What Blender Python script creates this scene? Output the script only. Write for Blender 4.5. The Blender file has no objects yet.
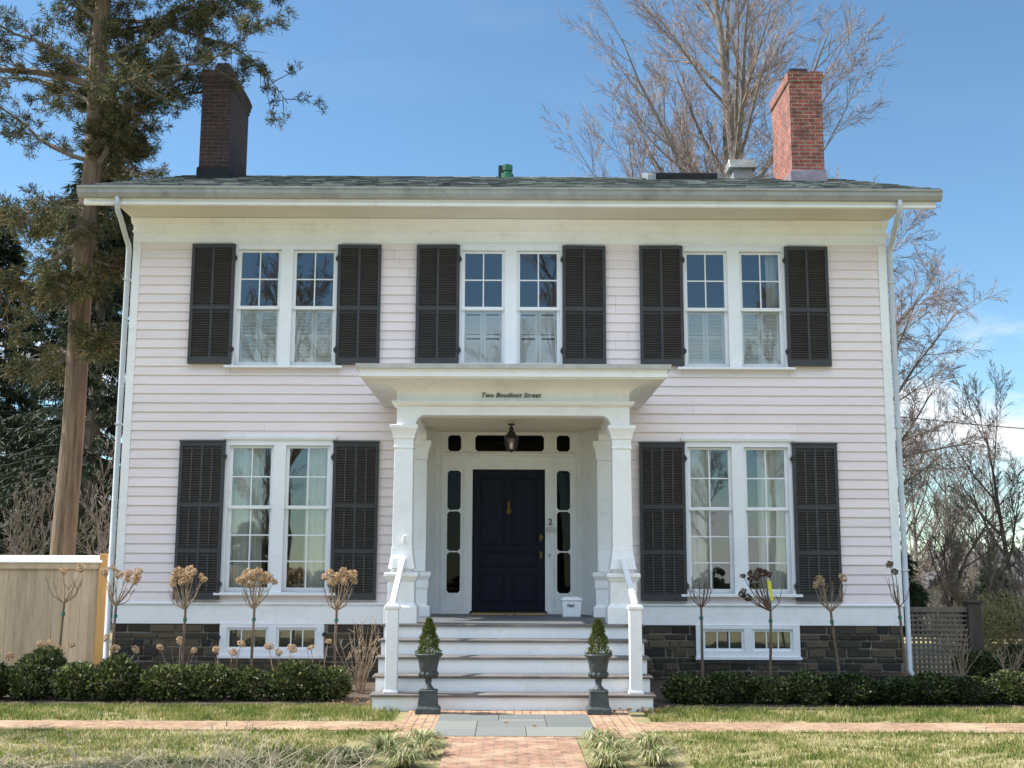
import bpy, math, random
from math import sin, cos, pi, radians, sqrt, tan, atan2
from mathutils import Vector, Matrix, Quaternion

S = bpy.context.scene
COL = S.collection
R = random.Random(11)

# ------------------------------------------------------------------ camera
cam_d = bpy.data.cameras.new("camera")
cam = bpy.data.objects.new("camera", cam_d); COL.objects.link(cam)
S.camera = cam
cam_d.sensor_width = 36.0
cam_d.lens = 36.0 * 1150 / 1024
cam_d.clip_end = 2000
_p, _r, _y = radians(8.957), radians(0.196), radians(0.225)
_F = Vector((sin(_y)*cos(_p), cos(_y)*cos(_p), sin(_p)))
_Rt = Vector((cos(_y), -sin(_y), 0)); _U = _Rt.cross(_F)
_R2 = _Rt*cos(_r) + _U*sin(_r); _U2 = -_Rt*sin(_r) + _U*cos(_r)
_m = Matrix((_R2, _U2, -_F)).transposed().to_4x4()
_m.translation = Vector((0, -17, 1.65))
cam.matrix_world = _m
S.render.resolution_x, S.render.resolution_y = 1024, 768

# ------------------------------------------------------------------ light
SUN_EL, SUN_AZ = radians(47), radians(-83.5)          # azimuth from +Y towards +X: sun stands left, a touch behind the house
sun_v = Vector((sin(SUN_AZ)*cos(SUN_EL), cos(SUN_AZ)*cos(SUN_EL), sin(SUN_EL)))
sd = bpy.data.lights.new("sun", 'SUN'); sd.energy = 4.4; sd.angle = radians(0.5); sd.color = (1.0, .95, .87)
so = bpy.data.objects.new("sun", sd); COL.objects.link(so)
so.rotation_euler = sun_v.to_track_quat('Z', 'Y').to_euler(); so.location = (-30, 5, 40)
S.view_settings.view_transform = 'Standard'; S.view_settings.look = 'None'
S.view_settings.gamma = 1; S.view_settings.exposure = 0.95
S.view_settings.use_curve_mapping = False

W = bpy.data.worlds.new("World"); S.world = W; W.use_nodes = True
nt = W.node_tree; nt.nodes.clear()
def nn(t, typ, **kw):
    n = t.nodes.new(typ)
    for k, v in kw.items(): setattr(n, k, v)
    return n
def lk(t, a, b): t.links.new(a, b)
wo = nn(nt, 'ShaderNodeOutputWorld'); bg = nn(nt, 'ShaderNodeBackground'); bg.inputs[1].default_value = 0.092
sky = nn(nt, 'ShaderNodeTexSky', sky_type='NISHITA'); sky.sun_disc = False
sky.sun_elevation = SUN_EL; sky.sun_rotation = SUN_AZ
sky.air_density = .95; sky.dust_density = 0.0; sky.ozone_density = 1.5
tc = nn(nt, 'ShaderNodeTexCoord'); sx = nn(nt, 'ShaderNodeSeparateXYZ'); lk(nt, tc.outputs['Generated'], sx.inputs[0])
mp = nn(nt, 'ShaderNodeMapping'); mp.inputs['Scale'].default_value = (1, 1, 2.6); mp.inputs['Location'].default_value = (8.1, .7, 6.32)
lk(nt, tc.outputs['Generated'], mp.inputs[0])
nz = nn(nt, 'ShaderNodeTexNoise'); nz.inputs['Scale'].default_value = 4.2; nz.inputs['Detail'].default_value = 9; nz.inputs['Roughness'].default_value = .58
lk(nt, mp.outputs[0], nz.inputs['Vector'])
cr = nn(nt, 'ShaderNodeMapRange', interpolation_type='SMOOTHSTEP'); cr.inputs[1].default_value = .50; cr.inputs[2].default_value = .64
lk(nt, nz.outputs[0], cr.inputs[0])
bz = nn(nt, 'ShaderNodeMapRange', interpolation_type='SMOOTHSTEP'); bz.inputs[1].default_value = .23; bz.inputs[2].default_value = .15
bz.inputs[3].default_value = .0; bz.inputs[4].default_value = 1.0
lk(nt, sx.outputs[2], bz.inputs[0])
mu = nn(nt, 'ShaderNodeMath', operation='MULTIPLY'); lk(nt, cr.outputs[0], mu.inputs[0]); lk(nt, bz.outputs[0], mu.inputs[1])
# thin high wisps
mp2 = nn(nt, 'ShaderNodeMapping'); mp2.inputs['Scale'].default_value = (1.2, 1.2, 6); mp2.inputs['Rotation'].default_value = (.3, .5, .2)
lk(nt, tc.outputs['Generated'], mp2.inputs[0])
nz2 = nn(nt, 'ShaderNodeTexNoise'); nz2.inputs['Scale'].default_value = 2.4; nz2.inputs['Detail'].default_value = 6
lk(nt, mp2.outputs[0], nz2.inputs['Vector'])
cr2 = nn(nt, 'ShaderNodeMapRange', interpolation_type='SMOOTHSTEP'); cr2.inputs[1].default_value = .5; cr2.inputs[2].default_value = .8; cr2.inputs[4].default_value = .05
lk(nt, nz2.outputs[0], cr2.inputs[0])
mx0 = nn(nt, 'ShaderNodeMath', operation='MAXIMUM'); lk(nt, mu.outputs[0], mx0.inputs[0]); lk(nt, cr2.outputs[0], mx0.inputs[1])
mix = nn(nt, 'ShaderNodeMix', data_type='RGBA'); lk(nt, mx0.outputs[0], mix.inputs[0])
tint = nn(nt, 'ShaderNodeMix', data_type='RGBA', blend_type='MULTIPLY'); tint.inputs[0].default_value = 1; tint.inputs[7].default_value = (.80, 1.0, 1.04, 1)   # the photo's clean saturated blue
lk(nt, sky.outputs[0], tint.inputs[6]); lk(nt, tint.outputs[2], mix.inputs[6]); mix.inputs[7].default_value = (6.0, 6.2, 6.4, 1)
# unseen bright clouds behind the viewer, added to brighten the shaded house front
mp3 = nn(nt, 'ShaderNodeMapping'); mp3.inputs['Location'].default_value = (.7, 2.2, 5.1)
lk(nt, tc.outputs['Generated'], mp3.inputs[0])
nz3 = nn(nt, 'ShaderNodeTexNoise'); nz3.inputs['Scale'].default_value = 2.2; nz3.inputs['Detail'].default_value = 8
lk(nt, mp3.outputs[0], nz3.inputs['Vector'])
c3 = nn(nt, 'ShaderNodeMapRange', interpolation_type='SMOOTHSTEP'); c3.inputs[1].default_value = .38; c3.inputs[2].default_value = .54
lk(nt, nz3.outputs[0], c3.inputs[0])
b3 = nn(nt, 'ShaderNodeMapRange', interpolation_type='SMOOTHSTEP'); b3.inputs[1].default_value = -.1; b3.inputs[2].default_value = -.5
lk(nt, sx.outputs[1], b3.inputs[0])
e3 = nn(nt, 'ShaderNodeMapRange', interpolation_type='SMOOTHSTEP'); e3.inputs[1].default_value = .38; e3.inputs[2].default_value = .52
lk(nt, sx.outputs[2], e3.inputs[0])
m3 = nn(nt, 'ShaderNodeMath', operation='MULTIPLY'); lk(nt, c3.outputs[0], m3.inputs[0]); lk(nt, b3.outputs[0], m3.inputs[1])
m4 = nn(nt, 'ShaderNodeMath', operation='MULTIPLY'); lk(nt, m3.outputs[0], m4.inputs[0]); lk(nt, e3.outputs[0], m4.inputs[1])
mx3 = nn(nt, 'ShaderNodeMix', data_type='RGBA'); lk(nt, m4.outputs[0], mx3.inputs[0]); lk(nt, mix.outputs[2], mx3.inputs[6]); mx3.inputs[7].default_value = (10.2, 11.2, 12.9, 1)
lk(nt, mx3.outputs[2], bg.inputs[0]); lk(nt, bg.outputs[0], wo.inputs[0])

# ------------------------------------------------------------------ materials
def newmat(name):
    m = bpy.data.materials.new(name); m.use_nodes = True
    t = m.node_tree; b = t.nodes['Principled BSDF']
    return m, t, b
def rgb(c): return (c[0], c[1], c[2], 1)
def pm(name, a, b2=None, scale=3.0, rough=.6, bump=0.0, bscale=40, island=0.0, stretch=(1, 1, 1), metallic=0, spec=.5, dirt=None, lo=.35, hi=.65):
    """noise-mixed two-tone procedural; island = brightness jitter per mesh island; dirt = (colour, amount, scale)"""
    m, t, b = newmat(name)
    tcn = nn(t, 'ShaderNodeTexCoord'); mpn = nn(t, 'ShaderNodeMapping'); mpn.inputs['Scale'].default_value = stretch
    lk(t, tcn.outputs['Object'], mpn.inputs[0])
    n = nn(t, 'ShaderNodeTexNoise'); n.inputs['Scale'].default_value = scale; n.inputs['Detail'].default_value = 7; n.inputs['Roughness'].default_value = .62
    lk(t, mpn.outputs[0], n.inputs['Vector'])
    r = nn(t, 'ShaderNodeMapRange'); r.inputs[1].default_value = lo; r.inputs[2].default_value = hi
    lk(t, n.outputs[0], r.inputs[0])
    mx = nn(t, 'ShaderNodeMix', data_type='RGBA'); lk(t, r.outputs[0], mx.inputs[0])
    mx.inputs[6].default_value = rgb(a); mx.inputs[7].default_value = rgb(b2 or [v*.86 for v in a])
    out = mx.outputs[2]
    if dirt:
        n2 = nn(t, 'ShaderNodeTexNoise'); n2.inputs['Scale'].default_value = dirt[2]; n2.inputs['Detail'].default_value = 9; n2.inputs['Roughness'].default_value = .7
        lk(t, mpn.outputs[0], n2.inputs['Vector'])
        r2 = nn(t, 'ShaderNodeMapRange'); r2.inputs[1].default_value = .52; r2.inputs[2].default_value = .75; r2.inputs[4].default_value = dirt[1]
        lk(t, n2.outputs[0], r2.inputs[0])
        m2 = nn(t, 'ShaderNodeMix', data_type='RGBA'); lk(t, r2.outputs[0], m2.inputs[0]); lk(t, out, m2.inputs[6]); m2.inputs[7].default_value = rgb(dirt[0])
        out = m2.outputs[2]
    if island:
        g = nn(t, 'ShaderNodeNewGeometry'); r3 = nn(t, 'ShaderNodeMapRange'); r3.inputs[3].default_value = 1-island; r3.inputs[4].default_value = 1+island
        lk(t, g.outputs['Random Per Island'], r3.inputs[0])
        hv = nn(t, 'ShaderNodeHueSaturation'); lk(t, r3.outputs[0], hv.inputs['Value']); lk(t, out, hv.inputs['Color']); out = hv.outputs[0]
    lk(t, out, b.inputs['Base Color'])
    b.inputs['Roughness'].default_value = rough; b.inputs['Metallic'].default_value = metallic
    b.inputs['Specular IOR Level'].default_value = spec
    if bump:
        n3 = nn(t, 'ShaderNodeTexNoise'); n3.inputs['Scale'].default_value = bscale; n3.inputs['Detail'].default_value = 5
        lk(t, mpn.outputs[0], n3.inputs['Vector'])
        bp = nn(t, 'ShaderNodeBump'); bp.inputs['Strength'].default_value = bump; bp.inputs['Distance'].default_value = .02
        lk(t, n3.outputs[0], bp.inputs['Height']); lk(t, bp.outputs[0], b.inputs['Normal'])
    return m
def ramp_mat(name, stops, rough=.6, transl=0.0, spec=.3, patch=0, plant=0):
    """colour picked per mesh island (leaf, stone, blade ...) from a ramp"""
    m, t, b = newmat(name)
    g = nn(t, 'ShaderNodeNewGeometry'); cr = nn(t, 'ShaderNodeValToRGB')
    e = cr.color_ramp.elements
    while len(e) > 1: e.remove(e[0])
    e[0].position = stops[0][0]; e[0].color = rgb(stops[0][1])
    for p, c in stops[1:]:
        q = e.new(p); q.color = rgb(c)
    fac = g.outputs['Random Per Island']
    if plant:
        oi = nn(t, 'ShaderNodeObjectInfo'); ma = nn(t, 'ShaderNodeMath', operation='MULTIPLY_ADD'); lk(t, oi.outputs['Random'], ma.inputs[0]); ma.inputs[1].default_value = plant; ma.inputs[2].default_value = -plant/2
        ad = nn(t, 'ShaderNodeMath', operation='ADD'); lk(t, fac, ad.inputs[0]); lk(t, ma.outputs[0], ad.inputs[1]); fac = ad.outputs[0]
    if patch:
        tq = nn(t, 'ShaderNodeTexCoord'); nq = nn(t, 'ShaderNodeTexNoise'); nq.inputs['Scale'].default_value = patch; nq.inputs['Detail'].default_value = 4
        lk(t, tq.outputs['Object'], nq.inputs['Vector'])
        mq = nn(t, 'ShaderNodeMapRange'); mq.inputs[1].default_value = .3; mq.inputs[2].default_value = .7; mq.inputs[3].default_value = -.35; mq.inputs[4].default_value = .45
        lk(t, nq.outputs[0], mq.inputs[0]); aq = nn(t, 'ShaderNodeMath', operation='MULTIPLY_ADD'); lk(t, fac, aq.inputs[0]); aq.inputs[1].default_value = .75; lk(t, mq.outputs[0], aq.inputs[2])
        oq = nn(t, 'ShaderNodeMath', operation='ADD'); lk(t, aq.outputs[0], oq.inputs[0]); oq.inputs[1].default_value = .12; fac = oq.outputs[0]
    lk(t, fac, cr.inputs[0]); lk(t, cr.outputs[0], b.inputs['Base Color'])
    b.inputs['Roughness'].default_value = rough; b.inputs['Specular IOR Level'].default_value = spec
    if transl:
        tr = nn(t, 'ShaderNodeBsdfTranslucent'); lk(t, cr.outputs[0], tr.inputs[0])
        ms = nn(t, 'ShaderNodeMixShader'); ms.inputs[0].default_value = transl
        o = t.nodes['Material Output']; lk(t, b.outputs[0], ms.inputs[1]); lk(t, tr.outputs[0], ms.inputs[2]); lk(t, ms.outputs[0], o.inputs[0])
    return m
def brick_mat(name, plan, c1, c2, mortar, bw=.205, bh=.07, ms=.009, rough=.85, off=.5, dirt=None):
    m, t, b = newmat(name)
    tcn = nn(t, 'ShaderNodeTexCoord'); s = nn(t, 'ShaderNodeSeparateXYZ'); lk(t, tcn.outputs['Object'], s.inputs[0])
    c = nn(t, 'ShaderNodeCombineXYZ')
    if plan == 'wall':
        ad = nn(t, 'ShaderNodeMath', operation='ADD'); lk(t, s.outputs[0], ad.inputs[0]); lk(t, s.outputs[1], ad.inputs[1])
        lk(t, ad.outputs[0], c.inputs[0]); lk(t, s.outputs[2], c.inputs[1])
    elif plan == 'x':
        lk(t, s.outputs[0], c.inputs[0]); lk(t, s.outputs[1], c.inputs[1])
    else:
        lk(t, s.outputs[1], c.inputs[0]); lk(t, s.outputs[0], c.inputs[1])
    nw = nn(t, 'ShaderNodeTexNoise'); nw.inputs['Scale'].default_value = 6; lk(t, c.outputs[0], nw.inputs['Vector'])
    va = nn(t, 'ShaderNodeVectorMath', operation='MULTIPLY_ADD'); lk(t, nw.outputs['Color'], va.inputs[0]); va.inputs[1].default_value = (.012, .012, 0); lk(t, c.outputs[0], va.inputs[2])
    k = nn(t, 'ShaderNodeTexBrick'); k.inputs['Scale'].default_value = 1; k.inputs['Brick Width'].default_value = bw; k.inputs['Row Height'].default_value = bh
    k.inputs['Mortar Size'].default_value = ms; k.inputs['Mortar Smooth'].default_value = .3; k.offset = off
    k.inputs['Color1'].default_value = rgb(c1); k.inputs['Color2'].default_value = rgb(c2); k.inputs['Mortar'].default_value = rgb(mortar)
    lk(t, va.outputs[0], k.inputs['Vector'])
    n2 = nn(t, 'ShaderNodeTexNoise'); n2.inputs['Scale'].default_value = 9; n2.inputs['Detail'].default_value = 8; n2.inputs['Roughness'].default_value = .7
    lk(t, tcn.outputs['Object'], n2.inputs['Vector'])
    r = nn(t, 'ShaderNodeMapRange'); r.inputs[1].default_value = .3; r.inputs[2].default_value = .7; r.inputs[3].default_value = .5; r.inputs[4].default_value = 1.4
    lk(t, n2.outputs[0], r.inputs[0])
    hv = nn(t, 'ShaderNodeHueSaturation'); lk(t, r.outputs[0], hv.inputs['Value']); lk(t, k.outputs[0], hv.inputs['Color'])
    out = hv.outputs[0]
    if dirt:
        n4 = nn(t, 'ShaderNodeTexNoise'); n4.inputs['Scale'].default_value = dirt[2]; n4.inputs['Detail'].default_value = 8
        lk(t, tcn.outputs['Object'], n4.inputs['Vector'])
        r4 = nn(t, 'ShaderNodeMapRange'); r4.inputs[1].default_value = .48; r4.inputs[2].default_value = .7; r4.inputs[4].default_value = dirt[1]
        lk(t, n4.outputs[0], r4.inputs[0])
        m4 = nn(t, 'ShaderNodeMix', data_type='RGBA'); lk(t, r4.outputs[0], m4.inputs[0]); lk(t, out, m4.inputs[6]); m4.inputs[7].default_value = rgb(dirt[0]); out = m4.outputs[2]
    lk(t, out, b.inputs['Base Color']); b.inputs['Roughness'].default_value = rough
    bp = nn(t, 'ShaderNodeBump'); bp.inputs['Strength'].default_value = 1.0; bp.inputs['Distance'].default_value = .012; bp.invert = True
    lk(t, k.outputs['Fac'], bp.inputs['Height']); lk(t, bp.outputs[0], b.inputs['Normal'])
    return m

M = {}
M['white'] = pm('white paint', (.86, .86, .865), (.81, .81, .81), 2.2, .48, .1, 25, dirt=((.46, .43, .39), .3, 5.5))
M['trim'] = pm('window trim paint', (.83, .845, .87), (.78, .795, .82), 3, .38, .03, 30, dirt=((.55, .52, .47), .18, 4))
M['siding'] = pm('pale pink clapboard paint', (.82, .725, .72), (.775, .68, .675), .9, .55, .06, 30, island=.035, stretch=(.6, 1, 3), dirt=((.54, .47, .45), .35, 2.2))
M['soffit'] = pm('soffit paint', (.74, .69, .58), (.68, .63, .52), 2, .6, dirt=((.5, .46, .38), .2, 3))
M['gutter'] = pm('gutter metal', (.36, .37, .365), (.28, .29, .29), 4, .5, .05, 10, dirt=((.13, .125, .115), .75, 3), stretch=(.7, 1, .6))
M['spout'] = pm('downspout paint', (.56, .59, .62), (.49, .52, .55), 3, .4)
M['shutframe'] = pm('shutter frame paint', (.044, .045, .049), (.056, .057, .062), 5, .5, .08, 60, dirt=((.07, .066, .062), .3, 6), spec=.3)
M['louver'] = pm('shutter louver paint', (.056, .051, .048), (.068, .062, .058), 6, .6, island=.1, spec=.25)
M['door'] = pm('navy door paint', (.0045, .006, .017), (.007, .008, .021), 4, .45, .05, 50, spec=.18)
M['brass'] = pm('brass', (.25, .17, .06), (.16, .11, .045), 20, .5, metallic=.8)
M['black'] = pm('black iron', (.012, .012, .012), (.02, .02, .019), 12, .5, .1, 40)
M['deck'] = pm('grey deck paint', (.13, .14, .15), (.10, .105, .11), 5, .6, .1, 20, stretch=(.6, 6, 1), dirt=((.4, .39, .36), .5, 4))
M['tread'] = pm('weathered tread', (.20, .175, .16), (.11, .095, .087), 4, .65, .12, 18, stretch=(.5, 5, 1), dirt=((.42, .38, .34), .6, 3))
M['tan'] = pm('oak threshold', (.40, .27, .13), (.3, .19, .09), 8, .5, stretch=(.4, 3, 3))
M['bark'] = pm('conifer bark', (.22, .155, .10), (.09, .065, .048), 5, .9, 1.0, 12, stretch=(3.2, 3.2, .22), dirt=((.36, .27, .18), .7, 2.2))
M['greybark'] = pm('grey bark', (.235, .20, .17), (.13, .11, .094), 8, .9, .5, 14, stretch=(2, 2, .4))
M['twig'] = pm('twig bark', (.30, .225, .19), (.18, .135, .115), 3, .85)
M['darktwig'] = pm('dark twig bark', (.11, .085, .07), (.065, .05, .043), 3, .85)
M['drytwig'] = pm('dry stem', (.36, .27, .18), (.22, .155, .10), 9, .85)
M['stake'] = pm('shrub stem bark', (.20, .135, .09), (.12, .08, .055), 9, .85, .3, 40)
M['brick'] = brick_mat('chimney brick', 'wall', (.35, .10, .066), (.22, .06, .042), (.34, .285, .24), dirt=((.05, .035, .03), .5, 3.2))
M['brickdark'] = brick_mat('shade-toned chimney brick', 'wall', (.065, .027, .023), (.034, .018, .016), (.095, .077, .066), dirt=((.03, .024, .022), .7, 2.6))  # the left chimney's shade is put into this darker brick colour
M['pave'] = brick_mat('path brick', 'x', (.40, .235, .15), (.30, .16, .105), (.20, .165, .13), bw=.2, bh=.095, ms=.006, dirt=((.52, .39, .26), .75, 2.4))
M['pavex'] = brick_mat('cross path brick', 'x', (.42, .275, .165), (.34, .205, .125), (.25, .195, .14), bw=.2, bh=.1, ms=.006, dirt=((.47, .36, .235), .8, 1.6))
M['apron'] = brick_mat('apron brick', 'y', (.45, .285, .17), (.36, .215, .13), (.19, .15, .12), bw=.4, bh=.095, ms=.006, dirt=((.52, .38, .25), .6, 2.0))
M['flash'] = pm('chimney flashing', (.30, .25, .29), (.22, .18, .21), 6, .5, metallic=.3)
M['darkflash'] = pm('dark flashing', (.022, .024, .026), (.014, .015, .017), 6, .6, spec=.2)
M['stone'] = ramp_mat('foundation stone', [(0, (.018, .017, .015)), (.3, (.058, .046, .032)), (.55, (.032, .030, .028)), (.8, (.115, .088, .056)), (.92, (.078, .066, .05)), (1, (.024, .025, .027))], .9)
M['mortar'] = pm('mortar', (.24, .215, .175), (.15, .135, .11), 9, .95, .3, 50)
M['bluestone'] = ramp_mat('bluestone', [(0, (.19, .20, .19)), (.5, (.25, .255, .235)), (1, (.155, .17, .165))], .65)
M['cedar'] = pm('cedar boards', (.56, .43, .295), (.44, .33, .215), 1.6, .75, .1, 30, island=.16, stretch=(6, 6, .9), dirt=((.24, .15, .09), .5, 5))
M['newpost'] = pm('new cedar post', (.58, .34, .12), (.46, .26, .09), 3, .75, stretch=(5, 5, .5))
M['oldwood'] = pm('weathered lattice wood', (.19, .155, .13), (.12, .10, .083), 4, .85, .2, 40, stretch=(3, 3, .6))
M['postwood'] = pm('dark weathered post', (.085, .065, .05), (.05, .038, .03), 4, .9, .4, 30, stretch=(5, 5, .5))
M['urn'] = pm('verdigris cast iron', (.055, .072, .070), (.035, .045, .046), 9, .55, .35, 30, dirt=((.19, .21, .19), .45, 7))
M['head'] = ramp_mat('dried hydrangea bloom', [(0, (.42, .28, .15)), (.4, (.58, .42, .26)), (.8, (.68, .53, .36)), (1, (.34, .21, .12))], .8, .25)
M['headdark'] = ramp_mat('dark dried hydrangea bloom', [(0, (.10, .06, .045)), (.6, (.17, .105, .075)), (1, (.07, .042, .035))], .8, .2)
M['tie'] = pm('green tie', (.02, .16, .09), (.015, .12, .07), 10, .6)
M['ribbon'] = pm('yellow ribbon', (.75, .72, .06), (.65, .62, .05), 10, .5)
M['leaf'] = ramp_mat('box leaf', [(0, (.014, .024, .008)), (.5, (.042, .06, .017)), (.84, (.105, .13, .036)), (1, (.25, .26, .10))], .42, .3, .35, 0, .4)
M['cypress'] = ramp_mat('dwarf conifer needle', [(0, (.05, .075, .018)), (.5, (.10, .13, .03)), (1, (.17, .19, .045))], .55, .2)
M['pine'] = ramp_mat('cedar foliage', [(0, (.02, .034, .015)), (.4, (.05, .068, .028)), (.7, (.105, .115, .045)), (.88, (.23, .18, .075)), (1, (.22, .12, .05))], .6, .3)
M['spruce'] = ramp_mat('spruce foliage', [(0, (.007, .014, .008)), (.5, (.018, .032, .014)), (.85, (.038, .056, .023)), (1, (.075, .088, .04))], .6, .2)
M['evergreen'] = ramp_mat('evergreen leaf', [(0, (.012, .028, .012)), (.6, (.03, .055, .022)), (1, (.06, .09, .035))], .5, .2)
M['straw'] = ramp_mat('straw shrub leaf', [(0, (.20, .17, .075)), (.5, (.33, .27, .13)), (1, (.17, .18, .06))], .7, .3)
M['grass'] = ramp_mat('grass blade', [(0, (.10, .15, .03)), (.4, (.19, .23, .055)), (.65, (.31, .31, .105)), (.84, (.52, .45, .22)), (1, (.70, .60, .37))], .6, .35, .2, 2.2)
M['grasslush'] = ramp_mat('lush grass blade', [(0, (.07, .12, .025)), (.4, (.16, .21, .045)), (.75, (.28, .29, .085)), (1, (.52, .44, .22))], .6, .35, .2, 2.6)
M['lawn'] = pm('lawn thatch', (.22, .20, .085), (.33, .28, .14), 5, .95, .4, 60, dirt=((.10, .085, .05), .5, 9))
M['mulch'] = pm('mulch', (.055, .04, .03), (.10, .07, .048), 18, .95, .8, 60)
M['lirio'] = ramp_mat('variegated blade', [(0, (.13, .17, .05)), (.3, (.22, .26, .09)), (.55, (.46, .44, .24)), (.82, (.60, .55, .34)), (.9, (.20, .13, .07)), (1, (.30, .20, .10))], .5, .3)
M['drystalk'] = ramp_mat('dry stalk', [(0, (.22, .16, .11)), (.4, (.52, .42, .29)), (1, (.78, .69, .54))], .8, .1)
M['deadleaf'] = ramp_mat('dead leaf', [(0, (.18, .09, .04)), (.5, (.33, .2, .1)), (1, (.45, .32, .2))], .8, .2)
M['shingleA'] = ramp_mat('asphalt shingle', [(0, (.05, .06, .055)), (.35, (.13, .145, .135)), (.7, (.23, .24, .22)), (1, (.42, .43, .40))], .9)
M['lead'] = pm('porch roof metal', (.55, .56, .57), (.42, .43, .44), 5, .5, dirt=((.25, .24, .23), .5, 4))
M['room'] = pm('room wall paint', (.32, .30, .27), (.28, .26, .23), 1, .8)
M['curtain'] = pm('curtain cloth', (.88, .85, .79), (.80, .77, .70), 3, .9, .2, 40, stretch=(4, 4, .3))
M['blind'] = pm('interior shutter paint', (.93, .93, .92), (.90, .90, .89), 3, .4)
M['letter'] = pm('lettering paint', (.03, .03, .03), (.045, .045, .045), 10, .6)
M['greymetal'] = pm('galvanised vent', (.33, .35, .34), (.22, .24, .24), 8, .5, metallic=.4)
M['green'] = pm('green vent cap', (.02, .16, .085), (.015, .11, .06), 8, .5)
M['farwall'] = pm('far pale siding', (.45, .42, .38), (.38, .355, .32), 2, .8)
M['farroof'] = pm('far shingle roof', (.13, .12, .115), (.09, .085, .082), 3, .9, .2, 20)
M['farbrick'] = brick_mat('far chimney brick', 'wall', (.28, .11, .075), (.2, .08, .055), (.3, .26, .22))
M['wire'] = pm('wire rubber', (.03, .03, .03), (.04, .04, .04), 5, .6)
M['plate'] = pm('number plate', (.6, .58, .53), (.5, .48, .44), 9, .5)
def glass_mat(name, refl, tint, top=1.0):
    m, t, b = newmat(name); t.nodes.remove(b)
    o = t.nodes['Material Output']
    tr = nn(t, 'ShaderNodeBsdfTransparent'); tr.inputs[0].default_value = rgb(tint)
    gl = nn(t, 'ShaderNodeBsdfGlossy'); gl.inputs['Roughness'].default_value = .012
    tcn = nn(t, 'ShaderNodeTexCoord'); n = nn(t, 'ShaderNodeTexNoise'); n.inputs['Scale'].default_value = 2.4; n.inputs['Detail'].default_value = 1
    lk(t, tcn.outputs['Object'], n.inputs['Vector'])
    bp = nn(t, 'ShaderNodeBump'); bp.inputs['Strength'].default_value = .014; bp.inputs['Distance'].default_value = .05
    lk(t, n.outputs[0], bp.inputs['Height']); lk(t, bp.outputs[0], gl.inputs['Normal'])
    fr = nn(t, 'ShaderNodeFresnel'); fr.inputs[0].default_value = 1.5
    mr = nn(t, 'ShaderNodeMapRange'); mr.inputs[3].default_value = max(refl - .04, 0); mr.inputs[4].default_value = top
    lk(t, fr.outputs[0], mr.inputs[0])
    ms = nn(t, 'ShaderNodeMixShader'); lk(t, mr.outputs[0], ms.inputs[0]); lk(t, tr.outputs[0], ms.inputs[1]); lk(t, gl.outputs[0], ms.inputs[2])
    lk(t, ms.outputs[0], o.inputs[0])
    return m
M['glass'] = glass_mat('window glass', .13, (.96, .98, .98))
M['dglass'] = glass_mat('dark sidelight glass', .0, (.05, .05, .05), .4)

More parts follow.
